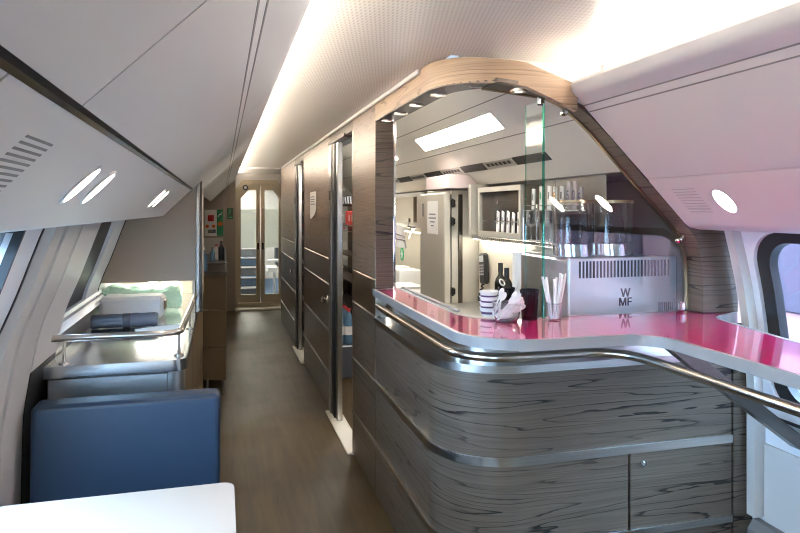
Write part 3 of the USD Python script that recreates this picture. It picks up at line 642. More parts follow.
part(wt, 'base_units', bx(1.45, 1.745, 2.42, 4.28, .01, .869, .004), 'steel_tinted')
wt2 = thing('worktop', 'steel galley worktop beyond the refrigerator with white boxes on it', 'worktop', (1.85, 6, 0))
part(wt2, 'top', bx(1.40, 1.87, 4.90, 8.5, .87, .90, .004), 'steel_soft')
part(wt2, 'base_units', bx(1.45, 1.86, 4.90, 8.5, .01, .869, .004), 'steel_tinted')
# refrigerator
fr = thing('refrigerator', 'tall steel galley refrigerator with a note taped to its door', 'refrigerator', (1.72, 4.58, 0))
part(fr, 'body', bx(1.55, 1.965, 4.30, 4.86, .02, 1.695, .006), 'steel_fridge')
dd = part(fr, 'door', bx(1.492, 1.542, 4.285, 4.855, .25, 1.672, .008), 'steel_fridge')
part(dd, 'rating_plate', bx(1.4895, 1.4925, 4.76, 4.79, 1.50, 1.60, .001), 'slot_grey')
part(fr, 'door_gasket', bx(1.542, 1.552, 4.30, 4.85, .26, 1.66, .001), 'black_rubber')
part(fr, 'side_trim', bx(1.60, 1.63, 4.285, 4.30, .2, 1.66, .002), 'steel_dark')
for z in (1.60, 1.47, .98):
    part(fr, 'hinge', cat(bx(1.545, 1.575, 4.280, 4.299, z - .022, z + .022, .004), move(trimesh.creation.cylinder(.007, .06, sections=14), (1.553, 4.278, z))), 'black')
fnote = thing('fridge_note', 'white handwritten note taped to the refrigerator door', 'note', (1.4895, 4.55, 1.38))
part(fnote, 'sheet', bx(1.489, 1.4905, 4.415, 4.66, 1.375, 1.615, .0005), 'paper')
for k, w in enumerate((.15, .17, .11, .06)):
    part(fnote, 'writing_line', bx(1.4880, 1.4888, 4.54 - w / 2, 4.54 + w / 2, 1.515 - .028 * k, 1.523 - .028 * k, .0003), 'ink', False)
solo('carton', cat(bx(1.50, 1.72, 4.22, 4.72, 1.70, 1.795, .004)), 'pink_pale', 'flat pink and white carton lying on top of the refrigerator', 'box')
# steel end panel beside the cabinet
solo('cabinet_side', bx(1.60, 1.73, 4.06, 4.10, 1.385, 1.72, .003), 'steel_fridge', 'brownish steel end panel between refrigerator and wall cabinet', 'panel')
# wall cabinet with glass front
wc = thing('wall_cabinet', 'steel wall cabinet with open front holding menu cards', 'cabinet', (1.70, 3.7, 1.38))
yA, yB, zA, zB, xF = 3.375, 4.01, 1.382, 1.695, 1.632
part(wc, 'frame', yz(sbox(yA, zA, yB, zB).difference(sbox(yA + .024, zA + .032, yB - .028, zB - .030)), xF, xF + .02), 'steel_fridge')
part(wc, 'back', bx(1.745, 1.75, yA, yB, zA, zB, .001), 'steel_dark')
part(wc, 'box', cat(bx(xF + .02, 1.75, yA, yB, zA, zA + .015, .001), bx(xF + .02, 1.75, yA, yB, zB - .012, zB, .001), bx(xF + .02, 1.75, yA, yA + .012, zA, zB, .001), bx(xF + .02, 1.75, yB - .012, yB, zA, zB, .001)), 'steel_tinted')
part(wc, 'guard_wire', cat(rod((xF + .012, yA + .03, zA + .098), (xF + .012, yB - .03, zA + .098), .003), rod((xF + .012, 3.69, zA + .04), (xF + .012, 3.69, zA + .098), .0025)), 'chrome')
part(wc, 'lock', move(trimesh.creation.cylinder(.012, .01, sections=18), (1.742, 3.93, 1.60), ry=90), 'chrome')
def menu(x, y, z, h, m, label, grp, tilt=8, accent=None, txt=None):
    t = thing('menu_card', label, 'menu card', (x, y, z), grp)
    c = move(bx(-.004, .004, -.03, .03, 0, h, .001), rx=tilt, rz=-14); part(t, 'card', move(c, (x, y, z)), m)
    c = move(bx(-.0055, -.0045, -.014, .014, h * .45, h * .75, .0003), rx=tilt, rz=-14); part(t, 'print', move(c, (x, y, z)), accent or 'slot_grey', False)
    if txt:
        q = meshkit.text_mesh(txt, .05, .001, bold=True); q.apply_translation(-q.bounds.mean(0)); q = move(move(q, rx=90, rz=-90), (-.006, 0, h * .5)); part(t, 'number', move(move(q, rz=-14), (x, y, z)), 'ink', False)
for k in range(5):
    menu(1.68, 3.80 - .075 * k, zA + .016, .145 - .008 * (k > 2), 'paper', 'white menu card leaning in the wall cabinet, %s from its left end' % ('first', 'second', 'third', 'fourth', 'fifth')[k], 'menu cards in the wall cabinet', 10)
# wire shelf with more cards, hanging glasses
ws = thing('wire_shelf', 'chrome wire shelf with glasses behind the glass screen', 'shelf', (1.70, 2.9, 1.36))
for x in (1.645, 1.70, 1.75):
    part(ws, 'shelf_wire', rod((x, 2.76, 1.548), (x, 3.36, 1.548), .0032), 'chrome')
part(ws, 'shelf_wire', rod((1.645, 2.76, 1.575), (1.645, 3.36, 1.575), .0026), 'chrome')
for y in (2.765, 3.0, 3.2, 3.355): part(ws, 'upright', rod((1.645, y, 1.345), (1.645, y, 1.70 if y in (3.0,) else 1.58), .0032), 'chrome')
for x in (1.64, 1.70, 1.75): part(ws, 'shelf_wire', rod((x, 2.76, 1.356), (x, 4.0, 1.356), .003), 'chrome')
part(ws, 'shelf_wire', rod((1.64, 2.76, 1.376), (1.64, 4.0, 1.376), .0026), 'chrome')
grid = [rod((1.64, y, 1.357), (1.64, y + .02, 1.376), .0018, 5) for y in np.arange(2.77, 3.97, .03)] + [rod((1.64, y + .02, 1.357), (1.64, y, 1.376), .0018, 5) for y in np.arange(2.77, 3.97, .03)]
part(ws, 'wire_lattice', cat(*grid), 'chrome', kind='stuff')
part(ws, 'backing', bx(1.772, 1.778, 2.74, 3.36, 1.36, 1.72, .001), 'galley_grey')
for k, (y, h, m, ac) in enumerate(((3.28, .115, 'paper', None), (3.19, .125, 'paper', 'green_bright'), (3.10, .125, 'paper', None), (3.04, .12, 'paper', 'yellow'), (2.97, .12, 'paper', None))):
    lab = ('plain white menu card at the cabinet end of the wire shelf', 'white menu card with a green panel on the wire shelf', 'plain white menu card left of the one with a yellow panel', 'white menu card with a yellow panel on the wire shelf', 'white menu card right of the one with a yellow panel')[k]
    menu(1.665, y, 1.552, h, m, lab, 'menu cards on the wire shelf', 4, ac)
for k, (y, tx) in enumerate(((2.90, '5'), (2.845, '0'), (2.79, '5'))):
    menu(1.665, y, 1.552, .14 - .03 * (k == 2), 'slot_pale', ('tall grey card with a printed five above the left bean hopper', 'tall grey card with a printed zero above the left bean hopper', 'short grey card behind the right edge of the left bean hopper')[k], None, 4, 'slot_pale', tx)
gl0 = None
for k in range(10):
    y = 3.32 - .055 * k; x = 1.672 + .04 * (k % 2)
    lab = 'clear stemmed glass in the wire rack, %s from the wall cabinet' % ('first', 'second', 'third', 'fourth', 'fifth', 'sixth', 'seventh', 'eighth', 'ninth', 'tenth')[k]
    if gl0 is None:
        gl0 = thing('stemmed_glass', lab, 'glass', (x, y, 1.379), 'glasses in the wire rack')
        part(gl0, 'bowl', lathe([(.004, .072), (.024, .085), (.031, .11), (.025, .165), (.0235, .165), (.029, .11), (.022, .088), (.0, .078)], x, y, 1.379, 24), 'glass_visible', True)
        part(gl0, 'stem', lathe([(0, 0), (.03, 0), (.03, .002), (.005, .006), (.0035, .03), (.004, .075), (0, .077)], x, y, 1.379, 20), 'glass_visible', True)
    else: copy(gl0, (x, y, 1.379), lab, 'glasses in the wire rack')
# lamp under the cabinet, and things on the worktop
ul = thing('under_cabinet_lamp', 'bright lamp strip under the wall cabinet over the phone', 'lamp', (1.70, 3.8, 1.345))
part(ul, 'housing', bx(1.68, 1.745, 3.42, 4.25, 1.352, 1.381, .002), 'steel_soft'); part(ul, 'diffuser', bx(1.69, 1.735, 3.44, 4.23, 1.346, 1.3515, .001), 'under_glow', False)
ul2 = thing('under_cabinet_lamp', 'lamp strip lighting the far worktop beyond the refrigerator', 'lamp', (1.66, 5.6, 1.345))
part(ul2, 'diffuser', bx(1.62, 1.66, 5.0, 7.4, 1.350, 1.356, .001), 'under_glow', False)
ph = thing('telephone_handset', 'black telephone handset with white display hanging on the lit wall', 'telephone', (1.74, 4.13, 1.06))
part(ph, 'body', move(bx(-.018, .018, -.052, .052, -.105, .105, .012), (1.728, 4.135, 1.150), rx=-6), 'black')
part(ph, 'display', move(bx(-.02, -.0175, -.036, .036, .045, .088, .001), (1.728, 4.135, 1.150), rx=-6), 'white')
for r in range(4):
    for c in range(3): part(ph, 'key', move(bx(-.0205, -.0175, -.034 + .025 * c, -.016 + .025 * c, -.045 + .02 * r, -.033 + .02 * r, .001), (1.728, 4.135, 1.150), rx=-6), 'slot_pale', False)
tt = np.linspace(0, 1, 60)
cord = np.c_[1.725 + .008 * np.cos(tt * 60), 4.14 + .12 * np.sin(tt * 3.1) - .10 * tt + .008 * np.sin(tt * 60), 1.045 - .12 * np.sin(tt * 3.14 * .9)]
part(ph, 'cord', tube(cord, .006, 6), 'black')
for k, (x, y, h) in enumerate(((1.70, 3.80, .315), (1.66, 3.62, .30))):
    b = thing('wine_bottle', ('black wine bottle beside the telephone on the galley worktop', 'second black wine bottle, nearer the counter')[k], 'bottle', (x, y, .90))
    part(b, 'glass', lathe([(0, 0), (.034, 0), (.037, .01), (.037, .19), (.03, .215), (.0145, .24), (.0135, h - .02), (0, h - .02)], x, y, .90), 'bottle_black', True)
    part(b, 'capsule', lathe([(.0145, h - .06), (.0155, h - .06), (.0155, h), (0, h)], x, y, .90), 'black', True)
    part(b, 'label', lathe([(.0372, .07), (.0378, .07), (.0378, .15), (.0372, .15)], x, y, .90), 'slot_grey', True)
mg = thing('black_mug', 'black mug with white ring in front of the wine bottles', 'mug', (1.60, 3.51, .90))
part(mg, 'body', lathe([(0, 0), (.04, 0), (.044, .20), (.040, .20), (.036, .01), (0, .01)], 1.60, 3.51, .90), 'bottle_black', True)
part(mg, 'ring', move(trimesh.creation.torus(.02, .004, major_sections=28, minor_sections=8), (1.585, 3.52, 1.125), rx=60, rz=30), 'white')
solo('paper_roll', lathe([(0, 0), (.045, 0), (.045, .40), (0, .40)], 1.69, 3.50, .901), 'white', 'tall pale paper roll standing behind the smoked cups', 'paper roll')
solo('steel_canister', bx(1.60, 1.74, 3.06, 3.27, .90, 1.33, .008), 'steel_fridge', 'pale steel canister box behind the smoked cups', 'canister')
pbx = thing('card_terminal', 'dark machine with orange panel left of the coffee machine', 'machine', (1.62, 2.90, .90))
part(pbx, 'body', bx(1.56, 1.745, 2.995 - .01, 3.04, .90, 1.30, .008), 'steel_dark'); part(pbx, 'orange_panel', bx(1.57, 1.63, 2.983, 2.9855, 1.16, 1.20, .001), 'orange', False)
# beyond the refrigerator
nc = thing('wall_cabinet', 'brown-backed open wall cabinet beyond the refrigerator', 'cabinet', (1.70, 5.8, 1.42))
part(nc, 'frame', yz(sbox(5.15, 1.40, 6.25, 1.70).difference(sbox(5.30, 1.44, 6.20, 1.665)), 1.60, 1.62), 'steel_fridge'); part(nc, 'back', bx(1.85, 1.86, 5.15, 6.25, 1.40, 1.70, .001), 'brown_panel')
part(nc, 'box', cat(bx(1.62, 1.85, 5.15, 6.25, 1.40, 1.412, .001), bx(1.62, 1.85, 5.15, 6.25, 1.688, 1.70, .001)), 'steel_tinted')
tw = thing('tea_towel', 'white towel with blue stripes hanging under the far cabinet', 'towel', (1.58, 5.75, 1.2))
g = np.linspace(0, 1, 14); V = []; F = []
for i, a in enumerate(g):
    for j, b in enumerate(g): V.append((1.565 + .02 * math.sin(9 * a + b) * (1 - b) , 5.95 - .42 * a + .04 * b, 1.21 + .24 * b * (1 - .25 * a)))
for i in range(13):
    for j in range(13): A = i * 14 + j; F += [(A, A + 1, A + 15), (A, A + 15, A + 14)]
cl_ = trimesh.Trimesh(V, F, process=False); c2 = cl_.copy(); c2.apply_translation((.004, 0, 0)); c2.invert(); part(tw, 'cloth', cat(c2, cl_), 'paper')
for s in (.35, .55):
    sp = [(1.563 + .02 * math.sin(9 * a + s) * (1 - s), 5.95 - .42 * a + .04 * s, 1.21 + .24 * s * (1 - .25 * a)) for a in g]; part(tw, 'stripe', tube(sp, .004, 6), 'stripe_purple')
solo('tap_fitting', cat(rod((1.60, 5.55, 1.40), (1.60, 5.30, 1.40), .014), rod((1.60, 5.40, 1.40), (1.56, 5.40, 1.30), .012), rod((1.60, 5.52, 1.40), (1.62, 5.6, 1.47), .01)), 'chrome', 'chrome fitting above the striped towel', 'fitting')
sg = thing('first_aid_sticker', 'round green sticker with white cross on the lit galley wall', 'sticker', (1.86, 6.7, 1.07))
xs, ys, zs = 1.8685, 6.74, 1.078
part(sg, 'disc', move(trimesh.creation.cylinder(.075, .003, sections=32), (xs, ys, zs), ry=90), 'green_bright')
part(sg, 'cross', cat(bx(xs - .004, xs - .0016, ys - .045, ys + .045, zs - .014, zs + .014, .0002), bx(xs - .0042, xs - .0016, ys - .014, ys + .014, zs - .045, zs + .045, .0002)), 'white', False)
for k, (y, z, s) in enumerate(((5.62, .90, .24), (5.95, .90, .2))):
    b = thing('carton', ('white carton at the front of the far galley worktop', 'white carton standing behind on the far galley worktop', 'white carton stacked on top of another on the far worktop')[k], 'box', (1.6, y, z))
    part(b, 'box', bx(1.50, 1.70, y - s / 2, y + s / 2, z, z + .118, .004), 'white'); part(b, 'flap', bx(1.5, 1.7, y - .004, y + .004, z + .118, z + .120, .0005), 'slot_pale', False)
pps = thing('paper_stack', 'loose stack of papers with black edge on the far worktop', 'papers', (1.47, 5.3, .9))
for k in range(6): part(pps, 'sheet', move(bx(-.09, .09, -.16, .16, 0, .003, .0005), (1.50, 5.28, .9005 + .0035 * k), rz=-8 + 4 * (k % 3)), 'paper' if k != 2 else 'black')
# seen through the nearer doorway
fc = thing('galley_rack', 'dark steel rack with slanted holders, seen through the nearer doorway', 'rack', (1.3, 6.6, 0))
part(fc, 'backing', bx(1.38, 1.395, 5.9, 7.3, .02, 1.72, .002), 'steel_dark')
for z in (.60, .85, 1.10, 1.34): part(fc, 'shelf_wire', rod((1.20, 5.95, z), (1.20, 7.28, z), .005), 'chrome')
for z in (.60, .85, 1.10, 1.40): part(fc, 'shelf', bx(1.21, 1.379, 5.95, 7.28, z - .012, z, .002), 'steel_tinted')
for k in range(8): part(fc, 'slanted_holder', move(bx(-.01, .10, -.02, .02, -.05, .05, .004), (1.25, 6.05 + .14 * k, 1.64), rx=-35), 'black')
rc = thing('red_case', 'small red case with white print on the dark rack', 'case', (1.25, 6.35, 1.40))
part(rc, 'case', bx(1.225, 1.345, 6.05, 6.60, 1.401, 1.54, .01), 'red'); part(rc, 'white_print', cat(bx(1.2235, 1.2252, 6.2, 6.26, 1.44, 1.50, .0004), bx(1.2235, 1.2252, 6.36, 6.42, 1.44, 1.50, .0004)), 'white', False)
for k in range(6):
    y = 5.98 + .12 * (k % 3); x = 1.05 + .09 * (k // 3); b = thing('water_bottle', 'blue water bottle on the grey crate, %s of the %s row' % (('first', 'second', 'third')[k % 3], ('aisle-side', 'rear')[k // 3]), 'bottle', (x, y, .30), 'water bottles on the grey crate')
    part(b, 'body', lathe([(0, 0), (.038, 0), (.042, .02), (.042, .22), (.03, .27), (.014, .30), (.014, .32), (0, .32)], x, y, .30), 'bottle_blue', True)
    part(b, 'label', lathe([(.0424, .09), (.043, .09), (.043, .17), (.0424, .17)], x, y, .30), 'paper', True); part(b, 'cap', lathe([(.0165, .305), (.0165, .33), (0, .33)], x, y, .30), 'red', True)
solo('bottle_crate', bx(1.0, 1.19, 5.90, 6.34, .0, .299, .01), 'bag_grey', 'grey crate carrying the water bottles in the nearer doorway', 'crate')
# stacked trays in the farther doorway
for k in range(13):
    z = .002 + .148 * k
    m = ('white', 'pink_pale', 'paper', 'red')[(k * 3) % 4] if k > 8 else ('white', 'steel_tinted', 'cream')[k % 3]
    t = thing('catering_tray', 'catering tray %s of the pile in the farther doorway' % ('standing on the floor', 'second from the floor', 'third from the floor', 'fourth from the floor', 'fifth from the floor', 'sixth from the floor', 'in the middle', 'sixth from the top', 'fifth from the top', 'fourth from the top', 'third from the top', 'second from the top', 'at the top')[k], 'tray', (1.05, 8.1, z))
    part(t, 'tray', cat(bx(.96, 1.36, 7.35, 8.50, z, z + .012, .003), bx(.955, .968, 7.35, 8.50, z, z + .045, .003)), m)
    part(t, 'contents', bx(.985, 1.345, 7.40, 8.45, z + .013, z + .147, .006), 'slot_grey' if k % 2 else 'brown_panel')

# ================================================================== LEFT SIDE OF THE AISLE
tb = thing('table', 'white rounded table at the lower left of the bistro', 'table', (-.28, 1.4, 0))
part(tb, 'tabletop', xy(rr(-.60, .80, .034, 1.972, .035), .722, .752), 'table_white')
part(tb, 'leg', rod((-.25, 1.4, .02), (-.25, 1.4, .722), .035, 20), 'steel'); part(tb, 'foot', lathe([(0, 0), (.2, 0), (.2, .012), (.05, .03), (0, .03)], -.25, 1.4, 0), 'steel')
se = thing('bench_seat', 'blue leather bench seat backing onto the steel counter', 'seat', (-.32, 2.4, 0))
bk = M3.hull_points(np.array([(x, y, z) for x in (-.632, -.008) for y, z in ((2.44, .47), (2.475, .885), (2.60, .885), (2.62, .47))]))
def soft(x0, x1, prof, r):
    pts = []
    s = trimesh.creation.icosphere(2, r).vertices
    for x in (x0 + r, x1 - r):
        for y, z in prof: pts.append(s + [x, y, z])
    return tm(M3.hull_points(np.vstack(pts)))
part(se, 'backrest', soft(-.634, -.006, ((2.475, .47), (2.495, .853), (2.56, .853), (2.56, .47)), .022), 'leather')
part(se, 'top_piping', tube([(-.61, 2.478, .862), (-.03, 2.478, .862)], .004, 8), 'leather_dark')
part(se, 'seat_cushion', soft(-.634, -.006, ((2.06, .40), (2.06, .45), (2.46, .45), (2.46, .40)), .03), 'leather')
part(se, 'base', bx(-.60, -.06, 2.15, 2.60, .0, .37, .01), 'leather_dark')
# steel counter along the left windows
sc = thing('side_counter', 'stainless steel side counter with guard rail under the left window', 'counter', (-.4, 3.4, 0))
XA = -.138
tp = arc_path([(-.655, 2.742), (XA, 2.742), (XA - .012, 4.95)], [.055], 10)
TOP = Polygon(np.vstack([tp, [(-.655, 4.95)]]))
part(sc, 'top', xy(TOP, .905, .950), 'steel_top')
part(sc, 'front_panel', bx(-.645, XA - .072, 2.757, 2.79, .0, .899, .003), 'steel_soft')
part(sc, 'corner_post', xy(Polygon(arc_path([(XA - .07, 2.76), (XA - .012, 2.76), (XA - .012, 2.9), (XA - .07, 2.9)], [.045, .001], 10)), 0, .903), 'steel_soft')
for a, b in ((2.905, 3.62), (3.63, 4.30), (4.31, 4.96), (4.97, 5.58)):
    part(sc, 'side_panel', bx(XA - .03, XA - .012, a, b, .06, .46, .004), 'brown_panel'); part(sc, 'side_panel', bx(XA - .03, XA - .012, a, b, .468, .89, .004), 'brown_panel')
part(sc, 'window_ledge', xz([(-.72, 1.10), (-.66, 1.10), (-.655, 1.085), (-.668, 1.075), (-.72, 1.075)], 2.90, 4.0), 'window_frame')
part(sc, 'window_ledge', xz([(-.70, 1.072), (-.652, 1.072), (-.632, 1.045), (-.70, 1.03)], 2.86, 4.0), 'window_frame')
part(sc, 'backsplash', xz([(-.70, 1.029), (-.668, 1.029), (-.660, .951), (-.70, .951)], 2.80, 4.0), 'steel_soft')
rp2 = arc_path([(-.655, 2.80), (-.165, 2.80), (-.15, 4.02)], [.07], 10)
part(sc, 'rail_tube', tube(np.c_[rp2, np.full(len(rp2), 1.048)], .0135, 14), 'rail_steel')
for x, y in ((-.595, 2.80), (-.172, 2.835), (-.156, 3.45)):
    part(sc, 'rail_post', cat(rod((x, y, .95), (x, y, 1.042), .0065), lathe([(0, 0), (.02, 0), (.02, .004), (.008, .008), (0, .008)], x, y, .95, 20)), 'rail_steel')
part(sc, 'niche_back', bx(-.70, XA - .02, 4.93, 4.95, .95, 1.16, .002), 'cream')
part(sc, 'niche_side', xy(Polygon([(XA - .03, 4.0), (XA - .03, 4.94), (XA - .014, 4.94), (XA - .014, 4.0)]), .951, 1.14), 'cream')
# partition above it
pw = struct('wall_partition', 'grey-brown partition panel above the steel side counter')
part(pw, 'panel', xz([(-.72, 1.135), (XA - .01, 1.135), (XA - .01, 1.752), (-.17, 1.72), (-.36, 1.52), (-.60, 1.50), (-.68, 1.2)], 4.0, 4.03), 'partition')
part(pw, 'edge_post', bx(XA - .009, XA + .012, 3.985, 4.06, .952, 1.79, .003), 'steel')
part(pw, 'edge_post', bx(XA + .0125, XA + .024, 4.0, 4.05, .952, 1.775, .002), 'steel_dark')
part(pw, 'side_return', bx(XA - .009, XA + .008, 4.06, 4.98, .952, 1.76, .002), 'partition')
nl = thing('niche_lamp', 'small light strip tucked under the grey partition over the side counter', 'lamp', (-.4, 4.3, 1.1))
part(nl, 'diffuser', bx(-.50, -.25, 4.2, 4.5, 1.150, 1.155, .001), 'niche_glow', False); part(nl, 'housing', bx(-.64, -.16, 4.03, 4.92, 1.156, 1.17, .001), 'kitchen_white', False)
# things lying on the steel counter
rol = thing('bag_roll', 'dark grey roll wrapped in clear film on the steel side counter', 'roll', (-.475, 3.56, .95))
def lumpy(x0, x1, y, z, r, seed, n=40):
    t = np.linspace(0, 1, n); P = np.c_[x0 + (x1 - x0) * t, np.full(n, y), np.full(n, z)]
    m = tube(P, r * np.r_[.86, .97, np.ones(n - 4), .97, .86], 28)
    v = m.vertices; dlt = (meshkit.fbm(v * [22, 22, 22] + seed, 3) - .5) * .008; c = v - np.c_[v[:, 0], np.full(len(v), y), np.full(len(v), z)]
    m.vertices = v + c / (np.linalg.norm(c, axis=1, keepdims=True) + 1e-9) * dlt[:, None]; return m
part(rol, 'roll', lumpy(-.632, -.318, 3.56, .988, .036, 3), 'bag_grey')
part(rol, 'film_band', lumpy(-.49, -.445, 3.56, .988, .0375, 3, 12), 'plastic_smoke')
def parcel(x0, x1, y0, y1, z0, z1, seed, amp):
    m = tm(bx(x0, x1, y0, y1, z0, z1, .02)); v, f = trimesh.remesh.subdivide_to_size(m.vertices, m.faces, .022, max_iter=12)
    n = trimesh.Trimesh(v, f, process=True); n.vertices = n.vertices + n.vertex_normals * ((meshkit.fbm(n.vertices * 14 + seed, 4) - .5) * amp)[:, None]
    n.vertices[:, 2] = np.maximum(n.vertices[:, 2], z0); return n
wp = thing('white_packet', 'large white wrapped packet behind the dark roll', 'packet', (-.46, 3.9, .95))
part(wp, 'wrapping', parcel(-.640, -.31, 3.80, 3.98, .952, 1.075, 2, .012), 'paper'); part(wp, 'tan_label', bx(-.309, -.30, 3.80, 3.90, 1.0, 1.05, .002), 'brown_panel')
solo('green_bag', parcel(-.65, -.24, 4.05, 4.35, .965, 1.092, 9, .06), 'pale_green', 'pale green plastic bag stuffed in the niche behind the packet', 'bag')
ps = thing('paper_sheet', 'loose white paper sheet lying on the steel counter by the rail', 'paper', (-.28, 3.42, .951))
part(ps, 'sheet', move(bx(-.11, .11, -.08, .08, 0, .003, .0005), (-.30, 3.44, .9505), rz=12), 'paper'); part(ps, 'curled_sheet', move(bx(-.1, .1, -.07, .07, 0, .002, .0005), (-.29, 3.46, .955), rz=4, ry=-3), 'paper')
# service cabinet farther down the aisle
sv = thing('service_cabinet', 'brown service cabinet on legs with steel gallery top in the aisle', 'cabinet', (-.06, 6.2, 0))
for a, b in ((.135, .40), (.408, .712), (.720, 1.0)):
    part(sv, 'front_panel', xy(Polygon([(-.165, 5.66), (.03, 5.60), (.036, 5.62), (.036, 7.0), (-.165, 7.0)]), a, b), 'brown_panel')
for z in (.404, .716): part(sv, 'steel_joint', xy(Polygon([(-.16, 5.662), (.03, 5.604), (.03, 6.98), (-.16, 6.98)]), z - .004, z + .004), 'chrome')
for x, y in ((-.12, 5.69), (.01, 5.66), (-.12, 6.9), (.01, 6.9)): part(sv, 'leg', rod((x, y, 0), (x, y, .135), .012), 'steel')
part(sv, 'top', xy(Polygon([(-.17, 5.65), (.038, 5.58), (.044, 5.60), (.044, 7.02), (-.17, 7.02)]), 1.0, 1.035), 'steel')
for z in (1.105,): part(sv, 'gallery_shelf', xy(Polygon([(-.15, 5.70), (.036, 5.63), (.038, 5.65), (.038, 6.9), (-.15, 6.9)]), z - .008, z), 'steel')
for x, y in ((-.14, 5.71), (.03, 5.66), (.03, 6.3)): part(sv, 'gallery_post', rod((x, y, 1.035), (x, y, 1.20), .005), 'chrome')
part(sv, 'gallery_rail', rod((.03, 5.66, 1.20), (.03, 6.3, 1.20), .005), 'chrome')
def bottle(name, x, y, z, r, h, m, label, cap='white'):
    b = thing(name, label, 'bottle', (x, y, z)); part(b, 'body', lathe([(0, 0), (r, 0), (r, h * .62), (r * .4, h * .8), (r * .35, h * .9), (0, h * .9)], x, y, z, 20), m, True); part(b, 'cap', lathe([(r * .42, h * .88), (r * .42, h), (0, h)], x, y, z, 16), cap, True)
bottle('spray_bottle', -.150, 5.52 + .2, 1.036, .032, .20, 'bottle_blue', 'blue bottle at the left end of the service cabinet')
bottle('small_bottle', -.08, 5.9, 1.106, .022, .12, 'bottle_blue', 'small clear blue bottle on the service cabinet gallery', 'slot_grey')
bottle('dark_bottle', -.005, 5.95, 1.106, .026, .17, 'bottle_black', 'dark bottle with black cap on the service cabinet gallery', 'black')
bottle('condiment_bottle', -.05, 6.0, 1.106, .02, .14, 'white', 'white condiment bottle between the dark bottle and the blue one', 'red')
# wall behind the service cabinet with the alarm panel
ew = struct('wall_end', 'brown end wall beside the glass gangway door')
part(ew, 'wall_panel', bx(-.75, .03, 10.0, 10.04, 0, 2.16, .002), 'bulkhead')
part(ew, 'door_post', bx(.032, .20, 10.30, 10.38, 0, 2.12, .004), 'bulkhead')
part(ew, 'side_wall', bx(.020, .034, 10.03, 10.32, 0, 2.12, .002), 'bulkhead')
part(ew, 'pale_lower', bx(-.6, .015, 9.985, 9.999, .80, 1.14, .002), 'panel')
part(ew, 'recess_wall', cat(bx(1.06, 1.09, 9.25, 10.45, 0, 2.14, .002), bx(.80, 1.09, 9.252, 9.28, 0, 2.14, .002)), 'bulkhead')
ap = thing('alarm_panel', 'white emergency panel with red push button on the brown wall', 'alarm panel', (-.16, 9.98, 1.16))
part(ap, 'plate', bx(-.245, -.075, 9.975, 9.998, 1.165, 1.552, .004), 'white'); part(ap, 'red_field', bx(-.20, -.115, 9.968, 9.976, 1.385, 1.475, .003), 'red')
part(ap, 'push_button', move(lathe([(0, 0), (.024, 0), (.03, .01), (.02, .018), (0, .02)], 0, 0, 0, 20), (-.158, 9.968, 1.43), rx=90), 'red')
for x in (-.21, -.12): part(ap, 'pictogram', move(trimesh.creation.cylinder(.026, .004, sections=20), (x, 9.974, 1.31), rx=90), 'orange')
part(ap, 'dark_field', bx(-.20, -.09, 9.970, 9.976, 1.21, 1.26, .001), 'slot_grey'); part(ap, 'screen', bx(-.125, -.09, 9.968, 9.972, 1.21, 1.265, .001), 'ink')
gp = thing('green_sign', 'green safety sign with white pictograms beside the alarm panel', 'sign', (-.02, 9.98, 1.17))
part(gp, 'plate', bx(-.072, .018, 9.975, 9.998, 1.17, 1.558, .003), 'green_sign'); part(gp, 'orange_spot', move(trimesh.creation.cylinder(.036, .004, sections=24), (-.025, 9.974, 1.345), rx=90), 'orange')
part(gp, 'pictogram', cat(move(bx(-.006, .006, -.002, .002, -.03, .03, .001), (-.04, 9.974, 1.475), ry=35), move(bx(-.02, .02, -.002, .002, -.006, .006, .001), (-.015, 9.974, 1.485), ry=-20), move(trimesh.creation.cylinder(.009, .004, sections=16), (-.005, 9.974, 1.515), rx=90)), 'white', False)
ex = thing('exit_sign', 'small dark green exit sign with white figure on the door post', 'sign', (.115, 10.29, 1.41))
part(ex, 'plate', bx(.072, .165, 10.292, 10.30, 1.41, 1.585, .003), 'dark_green')
part(ex, 'running_figure', cat(move(trimesh.creation.cylinder(.010, .004, sections=14), (.122, 10.29, 1.558), rx=90), move(bx(-.007, .007, -.002, .002, -.025, .025, .001), (.118, 10.29, 1.522), ry=12), move(bx(-.004, .004, -.002, .002, -.02, .02, .001), (.105, 10.29, 1.49), ry=35)), 'green_bright', False)
part(ex, 'arrow', cat(bx(.09, .14, 10.288, 10.292, 1.432, 1.444, .0005), xz([(.135, 1.42), (.155, 1.438), (.135, 1.456)], 10.288, 10.292)), 'green_bright', False)

